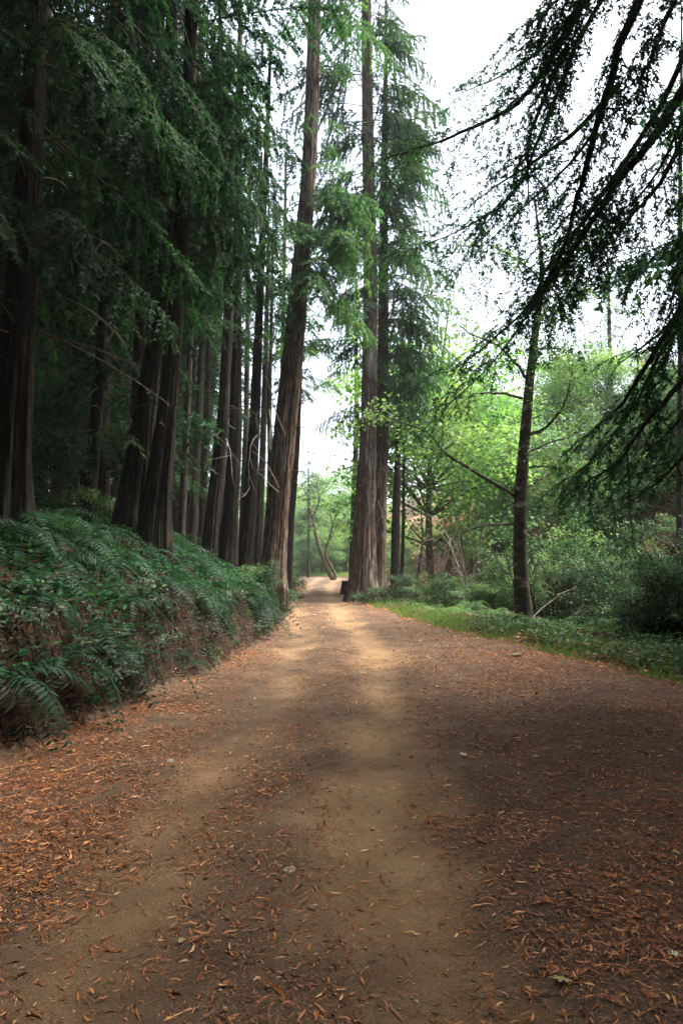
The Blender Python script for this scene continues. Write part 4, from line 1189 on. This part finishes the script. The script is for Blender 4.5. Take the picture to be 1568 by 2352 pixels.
# ------------------------------------------------------------------ grass strip
rg_ = np.random.default_rng(23)
n = 42000
y = rg_.uniform(8.5, 25.5, n)
d = np.abs(rg_.normal(0.6, 0.5, n)) * np.interp(y, [8, 12, 25], [1.3, 1.1, 0.8]) - 0.2
x = XR(y) + d
keep = (fbm(x * 1.7, y * 1.7, 3.3, 3) + 0.35 * rg_.normal(0, 1, n) > np.where(d < 0.3, 0.1, -0.25)) & (d < 2.2)
x, y = x[keep], y[keep]; n = len(x)
az = rg_.uniform(0, 2 * PI, n)
D = np.stack([np.cos(az) * 0.5, np.sin(az) * 0.5, np.ones(n)], 1)
N = np.stack([-np.sin(az), np.cos(az), 0.2 * np.ones(n)], 1)
mb = MB()
kites(mb, np.stack([x, y, height(x, y) - 0.01], 1), D, N, rg_.uniform(0.05, 0.13, n) * (1 + 1.4 * (rg_.uniform(0, 1, n) < 0.12)), rg_.uniform(0.006, 0.014, n), rg_.uniform(0, 1, n), 0.0, 0.3, 0.1)
tag(mb.build("verge_grass", M['grass']), "strip of bright green grass along the verge of the road", "grass", kind="stuff")

n = 24000
y = rg_.uniform(58, 105, n); x = rg_.uniform(-14, 9, n)
k = x > XR(y) + 0.1
x, y = x[k], y[k]; n = len(x)
az = rg_.uniform(0, 2 * PI, n)
mb = MB()
kites(mb, np.stack([x, y, height(x, y) - 0.02], 1), np.stack([np.cos(az) * 0.5, np.sin(az) * 0.5, np.ones(n)], 1), np.stack([-np.sin(az), np.cos(az), 0.2 * np.ones(n)], 1),
      rg_.uniform(0.25, 0.75, n), rg_.uniform(0.03, 0.07, n), rg_.uniform(0.2, 1, n), 0.0, 0.35, 0.15)
tag(mb.build("bend_grass", M['grass']), "pale green tall grass where the road turns out of sight", "grass", kind="stuff")

# low leafy ground cover at the verge's near end and on the forest floor
def cover(name, label, x, y, mat, l, w, tint, up=0.08, tilt=0.5):
    n = len(x)
    az = rg_.uniform(0, 2 * PI, n)
    D = np.stack([np.cos(az), np.sin(az), rg_.normal(0, 0.35, n)], 1)
    N = np.stack([rg_.normal(0, tilt, n), rg_.normal(0, tilt, n), np.ones(n)], 1)
    mb = MB()
    kites(mb, np.stack([x, y, height(x, y) + rg_.uniform(0.01, up, n)], 1), D, N, l * rg_.uniform(0.5, 1.3, n), w * rg_.uniform(0.6, 1.2, n), np.clip(rg_.normal(tint, 0.25, n), 0, 1), 0.12, 0.45)
    return tag(mb.build(name, M[mat]), label, "ground cover", kind="stuff")
n = 16000
y = rg_.uniform(7.8, 16, n); x = XR(y) + rg_.uniform(0.1, 5.5, n)
k = vn3(x * 1.1, y * 1.1, 9.1) > -0.35
cover("ivy_cover", "low dark green leafy cover at the verge's shaded end", x[k], y[k], 'shrub_leaf', 0.075, 0.06, 0.55, 0.22)
n = 60000
y = 4 + 44 * rg_.uniform(0, 1, n) ** 1.5; x = XL(y) - 0.3 - rg_.uniform(0, 1, n) ** 1.4 * 22
k = x / y > -0.75
cover("forest_floor_litter", "brown fallen leaves covering the floor of the hillside forest", x[k], y[k], 'dead_fern', 0.09, 0.035, 0.45, 0.05)
n = 40000
y = rg_.uniform(5, 40, n); x = XL(y) - 0.25 - rg_.uniform(0, 1, n) ** 1.6 * 16
k = (x / y > -0.7) & (vn3(x * 0.8, y * 0.8, 5.5) > -0.1)
cover("understory_leaves", "small green understory leaves scattered over the hillside floor", x[k], y[k], 'shade_tinted_leaf', 0.10, 0.05, 0.6, 0.35, 0.7)
n = 50000
y = rg_.uniform(12, 75, n); x = XH(y) + rg_.uniform(-5, 16, n)
k = x > XR(y) + 2.5
cover("slope_leaf_litter", "orange-brown fallen leaves over the far valley slope", x[k], y[k], 'litter', 0.17, 0.10, 0.55, 0.08)

n = 52000
y = 3.5 + 27 * rg_.uniform(0, 1, n) ** 1.2; d = rg_.uniform(0.04, 2.6, n); x = XL(y) - d
k = (vn3(x * 2.2, y * 2.2, 15.5) + 0.4 * vn3(x * 6, y * 6, 1.5) > np.where(d < 0.5, 0.12, -0.15))
cover("bank_leaves", "small dark leaves of low plants clothing the bank", x[k], y[k], 'shade_tinted_leaf', 0.06, 0.038, 0.6, 0.16, 0.8)
n = 30000
y = 3.5 + 27 * rg_.uniform(0, 1, n) ** 1.2; d = rg_.uniform(0.0, 1.2, n); x = XL(y) - d
cover("bank_litter", "brown dead fern scraps and twigs caught on the bank face", x, y, 'dead_fern', 0.13, 0.014, 0.25, 0.06, 0.8)

# ------------------------------------------------------------------ road litter
def litter_density(x, y):
    d = np.exp(-((x - track_l(y)) / 0.28) ** 2) * 0.72 + np.exp(-((x - track_r(y)) / 0.32) ** 2) * 0.70
    q = 1 - np.clip(d, 0, 0.95)
    edge = ss(-0.5, 0.9, -(x - track_l(y)) - 0.3) * 0.7 + ss(0.4, 1.6, x - track_r(y)) * 0.55
    nz = 0.55 + 0.75 * (fbm(x * 1.1, y * 0.8, 6.0, 3) > -0.15) * (0.5 + 0.5 * fbm(x * 2.3, y * 2.0, 8.0, 2))
    return np.clip((0.38 * q + edge) * nz, 0, 1.2)

rl = np.random.default_rng(3)
def twig_strip(mb, X, Y, Z, az, L, Wd, tint, curve, needles=True):
    """each fallen sprig: a curved ridge-shaped strip of four quads with a ragged outline"""
    n = len(X)
    S = 5
    t = np.linspace(0, 1, S)
    cx, cy_ = np.cos(az), np.sin(az)
    along = (t[None, :] - 0.5) * L[:, None]
    bend = curve[:, None] * L[:, None] * (t[None, :] * (1 - t[None, :])) * 4
    x = X[:, None] + along * cx[:, None] - bend * cy_[:, None]
    y = Y[:, None] + along * cy_[:, None] + bend * cx[:, None]
    z = Z[:, None] + rl.uniform(0.001, 0.012, (n, 1)) + L[:, None] * rl.normal(0, 0.06, (n, S))
    z = np.maximum(z, Z[:, None] + 0.003)
    prof = np.array([0.35, 0.9, 1.0, 0.75, 0.12])[None, :] * rl.uniform(0.7, 1.3, (n, S)) * Wd[:, None] * 0.5
    sx, sy = -cy_[:, None] * prof, cx[:, None] * prof
    roll = rl.normal(0, 0.5, (n, 1)) * prof
    A = np.stack([x + sx, y + sy, z + roll], -1)
    B = np.stack([x - sx, y - sy, z - roll], -1)
    A[..., 2] = np.maximum(A[..., 2], Z[:, None] + 0.002); B[..., 2] = np.maximum(B[..., 2], Z[:, None] + 0.002)
    V = np.stack([A, B], 2).reshape(-1, 3)          # n, S, 2
    i = (np.arange(n) * S * 2)[:, None] + (np.arange(S - 1) * 2)[None, :]
    Q = np.stack([i, i + 1, i + 3, i + 2], -1).reshape(-1, 4)
    mb.add(V, Q, None, np.repeat(tint, S * 2))
def scatter(n, y0, y1, pw):
    y = y0 + (y1 - y0) * rl.uniform(0, 1, n) ** pw
    xl, xr = XL(y) - 0.1, np.minimum(XR(y) + 0.4, 0.62 * y + 0.5)
    xl = np.maximum(xl, -0.62 * y - 0.5)
    x = xl + (xr - xl) * rl.uniform(0, 1, n)
    k = rl.uniform(0, 1, n) < litter_density(x, y)
    return x[k], y[k]
mb = MB()
for n, y0, y1, pw, Ls in ((120000, 1.7, 5.0, 1.0, 1.0), (150000, 5.0, 12.0, 1.0, 1.05), (80000, 12, 40, 1.3, 1.3)):
    x, y = scatter(n, y0, y1, pw)
    m_ = len(x)
    L = rl.gamma(1.9, 0.0108, m_) * Ls + 0.006
    twig_strip(mb, x, y, height(x, y) + 0.008, rl.uniform(0, 2 * PI, m_), L, np.clip(L * rl.uniform(0.06, 0.24, m_), 0.0018, 0.0085) * Ls, np.clip(rl.normal(0.38, 0.30, m_), 0, 1), rl.normal(0, 0.08, m_))
tag(mb.build("road_litter", M['litter']), "carpet of small rust-brown redwood twigs and needles over the road", "leaf litter", kind="stuff")

n = 260000
x, y = scatter(n, 1.7, 7.5, 1.0); n = len(x)
az = rl.uniform(0, 2 * PI, n)
mb = MB()
kites(mb, np.stack([x, y, height(x, y) + 0.009 + rl.uniform(0, 0.008, n)], 1), np.stack([np.cos(az), np.sin(az), rl.normal(0, 0.12, n)], 1), np.stack([rl.normal(0, 0.4, n), rl.normal(0, 0.4, n), np.ones(n)], 1),
      rl.gamma(2.5, 0.0055, n) + 0.004, rl.uniform(0.0012, 0.0045, n), np.clip(rl.normal(0.30, 0.3, n), 0, 1), 0.1, 0.4)
tag(mb.build("needle_litter", M['litter']), "fine broken rust-brown needles and crumbs matted on the road", "leaf litter", kind="stuff")

def sprig_mesh(seed, L, n=11, branch=0):
    """one fallen redwood sprig with its rows of needles"""
    r = np.random.default_rng(seed)
    mb = MB()
    t = np.linspace(0, 1, n)
    cv = r.uniform(-0.35, 0.35)
    p = np.stack([L * (t - 0.5), cv * L * t * (1 - t) * 2, 0.006 + 0.012 * np.sin(t * PI + r.uniform(0, 1)) * r.uniform(0.3, 1.2)], 1)
    tube(mb, p, 0.0014 * (1.3 - t), 4, 0.25)
    tracks = [p]
    for b_ in range(branch):
        k = int(r.integers(2, n - 3)); sg = 1 if b_ % 2 else -1
        ll = L * r.uniform(0.25, 0.45)
        d = nrm(p[k + 1] - p[k]); s_ = np.array([-d[1], d[0], 0]) * sg
        q = p[k] + (d * 0.75 + s_ * 0.65) * ll * np.linspace(0, 1, 7)[:, None] + np.array([0, 0, 0.004])
        tube(mb, q, 0.0011, 3, 0.25); tracks.append(q)
    for q in tracks:
        D = nrm(np.gradient(q, axis=0))
        S = nrm(np.cross(D, [[0, 0, 1.0]]))
        for sg in (1, -1):
            m_ = len(q)
            nl = min(0.021, L * 0.16) * np.clip(np.sin(np.linspace(0.25, 0.97, m_) * PI), 0.3, 1)
            kites(mb, q, S * sg * 0.65 + D * 0.8 + np.array([[0, 0, 0.12]]), np.array([[0, 0, 1.0]]) + r.normal(0, 0.3, (m_, 3)), nl * r.uniform(0.7, 1.3, m_), 0.0030, np.clip(r.normal(0.6, 0.2, m_), 0, 1), 0.1, 0.4)
    return mb.mesh("redwood_sprig", M['litter'])
SP = [sprig_mesh(300 + k, L, n_, b_) for k, (L, n_, b_) in enumerate([(0.05, 10, 0), (0.065, 12, 0), (0.08, 14, 0), (0.095, 16, 0), (0.11, 18, 0), (0.12, 16, 3), (0.15, 18, 4), (0.17, 20, 5)])]
x, y = scatter(6000, 1.9, 5.2, 1.1)
for q in range(min(300, len(x))):
    k = int(min(7, rl.gamma(2.4, 1.6)))
    o = link("redwood_sprig", SP[k])
    o.location = (x[q], y[q], h1(x[q], y[q]) + 0.010)
    o.rotation_euler = (rl.normal(0, 0.10), rl.normal(0, 0.06), rl.uniform(0, 6.28))
    dl_, dr_ = x[q] - float(track_l(y[q])), x[q] - float(track_r(y[q]))
    if k >= 5: lab = "large branching rust-brown redwood sprig lying on the road"
    elif dl_ < -0.35: lab = "rust-brown redwood sprig in the thick litter on the bank side of the road"
    elif dr_ > 0.6: lab = "rust-brown redwood sprig in the dark litter on the valley side of the road"
    else: lab = "rust-brown redwood sprig between the wheel tracks of the road"
    tag(o, lab, "fallen sprig", "fallen redwood sprigs on the road")

n = 15000
y = 1.8 + 11 * rl.uniform(0, 1, n) ** 1.3; x = rl.uniform(-0.6, 0.6, n) * (y + 0.8)
k = (x > XL(y) + 0.1) & (x < XR(y)); x, y = x[k], y[k]; n = len(x)
oct_ = np.array([[1, 0, 0], [-1, 0, 0], [0, 1, 0], [0, -1, 0], [0, 0, 0.7], [0, 0, -0.7], [.6, .6, .3], [-.6, .55, .3], [-.6, -.6, .25], [.6, -.55, .3]])
of_ = np.array([[4, 0, 6], [4, 6, 2], [4, 2, 7], [4, 7, 1], [4, 1, 8], [4, 8, 3], [4, 3, 9], [4, 9, 0], [5, 6, 0], [5, 2, 6], [5, 7, 2], [5, 1, 7], [5, 8, 1], [5, 3, 8], [5, 9, 3], [5, 0, 9]])
sz = np.clip(rl.gamma(1.6, 0.0016, n), 0.0012, 0.011) * np.interp(y, [0, 13], [1, 1.6])
V = (oct_[None] * rl.uniform(0.7, 1.3, (n, 10, 1)) * sz[:, None, None] * np.array([1, 0.8, 0.75]))
V = V + np.stack([x, y, height(x, y) + 0.0085], 1)[:, None, :]
mb = MB(); mb.add(V.reshape(-1, 3), None, (of_[None] + 10 * np.arange(n)[:, None, None]).reshape(-1, 3), np.repeat(rl.uniform(0, 1, n), 10))
tag(mb.build("gravel", M['stone']), "fine pale grit and gravel pressed into the road surface", "gravel", kind="stuff")

n = 9000
y = rl.uniform(8.5, 25, n); x = XR(y) + rl.uniform(-0.3, 1.6, n) ** 1.0
m_ = n
mb = MB()
L = rl.gamma(2.2, 0.02, n) + 0.01
twig_strip(mb, x, y, height(x, y) + 0.03, rl.uniform(0, 2 * PI, n), L, np.clip(L * rl.uniform(0.1, 0.3, n), 0.003, 0.02), np.clip(rl.normal(0.4, 0.3, n), 0, 1), rl.normal(0, 0.08, n))
tag(mb.build("verge_litter", M['litter']), "brown fallen twigs and leaves caught in the verge grass", "leaf litter", kind="stuff")
n = 2600
y = rl.uniform(9, 25, n); x = XR(y) + np.abs(rl.normal(0.5, 0.6, n))
k = fbm(x * 2.1, y * 2.1, 21.0, 3) > 0.05
x, y = x[k], y[k]; n = len(x)
az = rl.uniform(0, 2 * PI, n)
mb = MB()
kites(mb, np.stack([x, y, height(x, y) + rl.uniform(0.02, 0.2, n)], 1), np.stack([np.cos(az), np.sin(az), rl.normal(0.1, 0.4, n)], 1), np.stack([rl.normal(0, 0.5, n), rl.normal(0, 0.5, n), np.ones(n)], 1),
      rl.uniform(0.04, 0.11, n), rl.uniform(0.03, 0.07, n), rl.uniform(0, 0.9, n), 0.12, 0.45, 0.1)
tag(mb.build("verge_weeds", M['shrub_leaf']), "low broad-leaved weeds growing through the verge grass", "weeds", kind="stuff")

# ------------------------------------------------------------------ stones, fallen leaves, branch, stump
def stone(px, py, wpx, label, seed, flat=0.55):
    dv = W(px, py, 1.0) - np.array([0, 0, EYE])
    Y = -EYE / dv[2]
    x, y = dv[0] * Y, Y
    r_ = px2m(wpx, Y) / 2 * 0.9
    r = np.random.default_rng(seed)
    nu_, nv_ = 16, 10
    th = np.linspace(0, 2 * PI, nu_, endpoint=False); ph = np.linspace(0.02, PI - 0.02, nv_)
    T, Pn = np.meshgrid(th, ph)
    d = np.stack([np.sin(Pn) * np.cos(T), np.sin(Pn) * np.sin(T), np.cos(Pn)], -1)
    g = 1 + 0.42 * fbm(d[..., 0] * 1.6 + seed, d[..., 1] * 1.3, d[..., 2] * 1.3, 3)
    V = d * g[..., None] * r_ * np.array([1.0, r.uniform(0.65, 0.9), flat])
    i = (np.arange(nv_ - 1) * nu_)[:, None]; j = np.arange(nu_)[None, :]; j2 = (j + 1) % nu_
    Q = np.stack([i + j, i + nu_ + j, i + nu_ + j2, i + j2], -1).reshape(-1, 4)
    mb = MB(); mb.add(V.reshape(-1, 3), Q)
    o = mb.build("stone", M['stone'], None, smooth=True, loc=(x, y, h1(x, y) + 0.006 + r_ * flat * 0.05))
    o.rotation_euler = (0, 0, r.uniform(0, 6))
    tag(o, label, "stone", "stones on the road")
for q, (px, py, wpx, lab) in enumerate([
    (665, 2000, 28, "pale cream stone lying in the middle of the near road"), (390, 1752, 22, "pale stone amid thick litter on the bank side"), (1186, 1508, 26, "smooth pale stone at the litter's edge by the verge"),
    (343, 1838, 18, "small tan stone in the bank-side wheel track"), (720, 2078, 24, "flat half-buried grey stone just past the cream stone"), (955, 2270, 13, "small whitish pebble low in the road among sprigs"),
    (415, 1642, 14, "small pale stone at the bank side litter near the bend of the bank"), (855, 1890, 14, "small grey pebble in the valley-side wheel track"), (790, 1790, 11, "tiny pale pebble between the wheel tracks"),
    (1005, 1580, 16, "flat pale stone at the edge of the sunlit track"), (540, 2215, 14, "greyish pebble among litter in the near road"), (170, 2302, 12, "tan pebble at the shaded near corner"),
    (722, 1412, 12, "pale pebble at the shaded patch far up the road"), (735, 1408, 9, "tiny white pebble beside the pale one far up the road"), (885, 1985, 13, "half-buried pale pebble in the worn dirt track"), (560, 1770, 12, "pale chip of rock in the litter fringe")]):
    stone(px, py, wpx, lab, 400 + q)

def lobed_leaf(px, py, wpx, label, seed, tint, rz):
    dv = W(px, py, 1.0) - np.array([0, 0, EYE])
    Y = -EYE / dv[2]
    x, y = dv[0] * Y, Y
    s = px2m(wpx, Y)
    r = np.random.default_rng(seed)
    out_ = [(0, 0)]
    for k in range(5):
        a_ = math.radians(-70 + 35 * k) 
        L = (0.38, 0.52, 0.6, 0.5, 0.36)[k]
        out_ += [(math.sin(a_ - 0.16) * L * 0.62, math.cos(a_ - 0.16) * L * 0.62), (math.sin(a_) * L, math.cos(a_) * L), (math.sin(a_ + 0.16) * L * 0.62, math.cos(a_ + 0.16) * L * 0.62)]
        if k < 4:
            out_.append((math.sin(a_ + 0.3) * 0.26, math.cos(a_ + 0.3) * 0.26))
    V = np.array([(a_ * s, b_ * s, 0.012 + 0.12 * s * (a_ * a_ + b_ * b_) + r.normal(0, 0.02) * s) for a_, b_ in out_])
    T = [(0, k, k + 1) for k in range(1, len(out_) - 1)]
    mb = MB(); mb.add(V, None, T, tint)
    tube(mb, np.array([[0, 0, 0.012], [0.02 * s, -0.2 * s, 0.014], [0.0, -0.4 * s, 0.01]]), 0.0015, 4, tint)
    o = mb.build("maple_leaf", M['dry_leaf'], None, loc=(x, y, h1(x, y) + 0.008))
    o.rotation_euler = (0.1, 0.05, rz)
    tag(o, label, "fallen leaf", "fallen broad leaves on the road")
lobed_leaf(1067, 1738, 34, "pale green-white lobed leaf lying alone on the valley-side litter", 1, 0.85, 0.4)
lobed_leaf(1292, 2262, 62, "olive-yellow curled maple leaf low on the dark litter", 2, 0.2, 2.6)
lobed_leaf(1556, 2215, 44, "whitish torn leaf at the lower valley-side edge of the litter", 3, 1.0, 1.0)
lobed_leaf(1538, 1728, 26, "small yellow leaf on the shaded litter towards the verge", 4, 0.45, 4.0)
lobed_leaf(410, 2160, 30, "narrow yellow leaf among twigs in the bank-side wheel track", 5, 0.4, 5.0)

p0, p1 = W(1222, 1418, 16.6), W(1335, 1355, 17.8)
p0[2] = h1(p0[0], p0[1]) + 0.03
fb = empty("fallen_branch", p0, "pale bare fallen branch propped beside the mottled tree's foot", "branch")
pp = spath([p0, (p0 + p1) / 2 + np.array([0, 0, 0.10]), p1], 14) + np.cumsum(np.random.default_rng(2).normal(0, 0.022, (14, 3)), axis=0)
mb = MB(); tube(mb, pp, 0.02 * np.linspace(1, 0.35, 14), 7); mb.build("stem", M['weathered'], fb, p0, True)
mb = MB()
for k in (6, 9, 11):
    d = np.array([0.25, -0.2, 0.25 if k != 9 else -0.1])
    tube(mb, pp[k] + d * np.linspace(0, 1, 5)[:, None], 0.009 * np.linspace(1, 0.4, 5), 5)
mb.build("side_twigs", M['weathered'], fb, p0, True)

xs_, ys_ = float(XR(33)) + 0.05, 33.0
st = empty("tree_stump", (xs_, ys_, h1(xs_, ys_)), "low dark cut stump at the road's edge beside the close redwood pair", "stump")
mb = MB(); trunk_mesh(mb, np.array([[0, 0, -0.2], [0, 0, 0.3], [0.02, 0, 0.62]]), np.array([0.3, 0.27, 0.25]), 24, 0.15, 0.3, 0.1, 2.2)
mb.build("trunk", M['dark_bark'], st, smooth=True)
mb = MB()
th = np.linspace(0, 2 * PI, 20, endpoint=False)
V = np.vstack([[0.02, 0, 0.63], np.stack([0.02 + 0.24 * np.cos(th), 0.24 * np.sin(th), np.full(20, 0.615)], 1)])
mb.add(V, None, [(0, 1 + k, 1 + (k + 1) % 20) for k in range(20)])
mb.build("cut_top", M['dead_wood'], st)
# ------------------------------------------------------------------ haze
V = np.array([[x, y, z] for z in (-8, 62) for y in (-80, 210) for x in (-130, 130)], float)
mb = MB(); mb.add(V, [(0, 2, 3, 1), (4, 5, 7, 6), (0, 1, 5, 4), (2, 6, 7, 3), (0, 4, 6, 2), (1, 3, 7, 5)])
m, t, out = nt("haze_air")
pv = t.nodes.new("ShaderNodeVolumePrincipled")
pv.inputs['Density'].default_value = 0.0005
pv.inputs['Color'].default_value = (0.86, 0.93, 1.0, 1)
t.links.new(pv.outputs[0], out.inputs['Volume'])
tag(mb.build("haze", m), "thin pale haze in the forest air", "haze", kind="stuff")
print("meshes", len(bpy.data.objects), sum(len(o.data.polygons) for o in bpy.data.objects if o.type == 'MESH'))
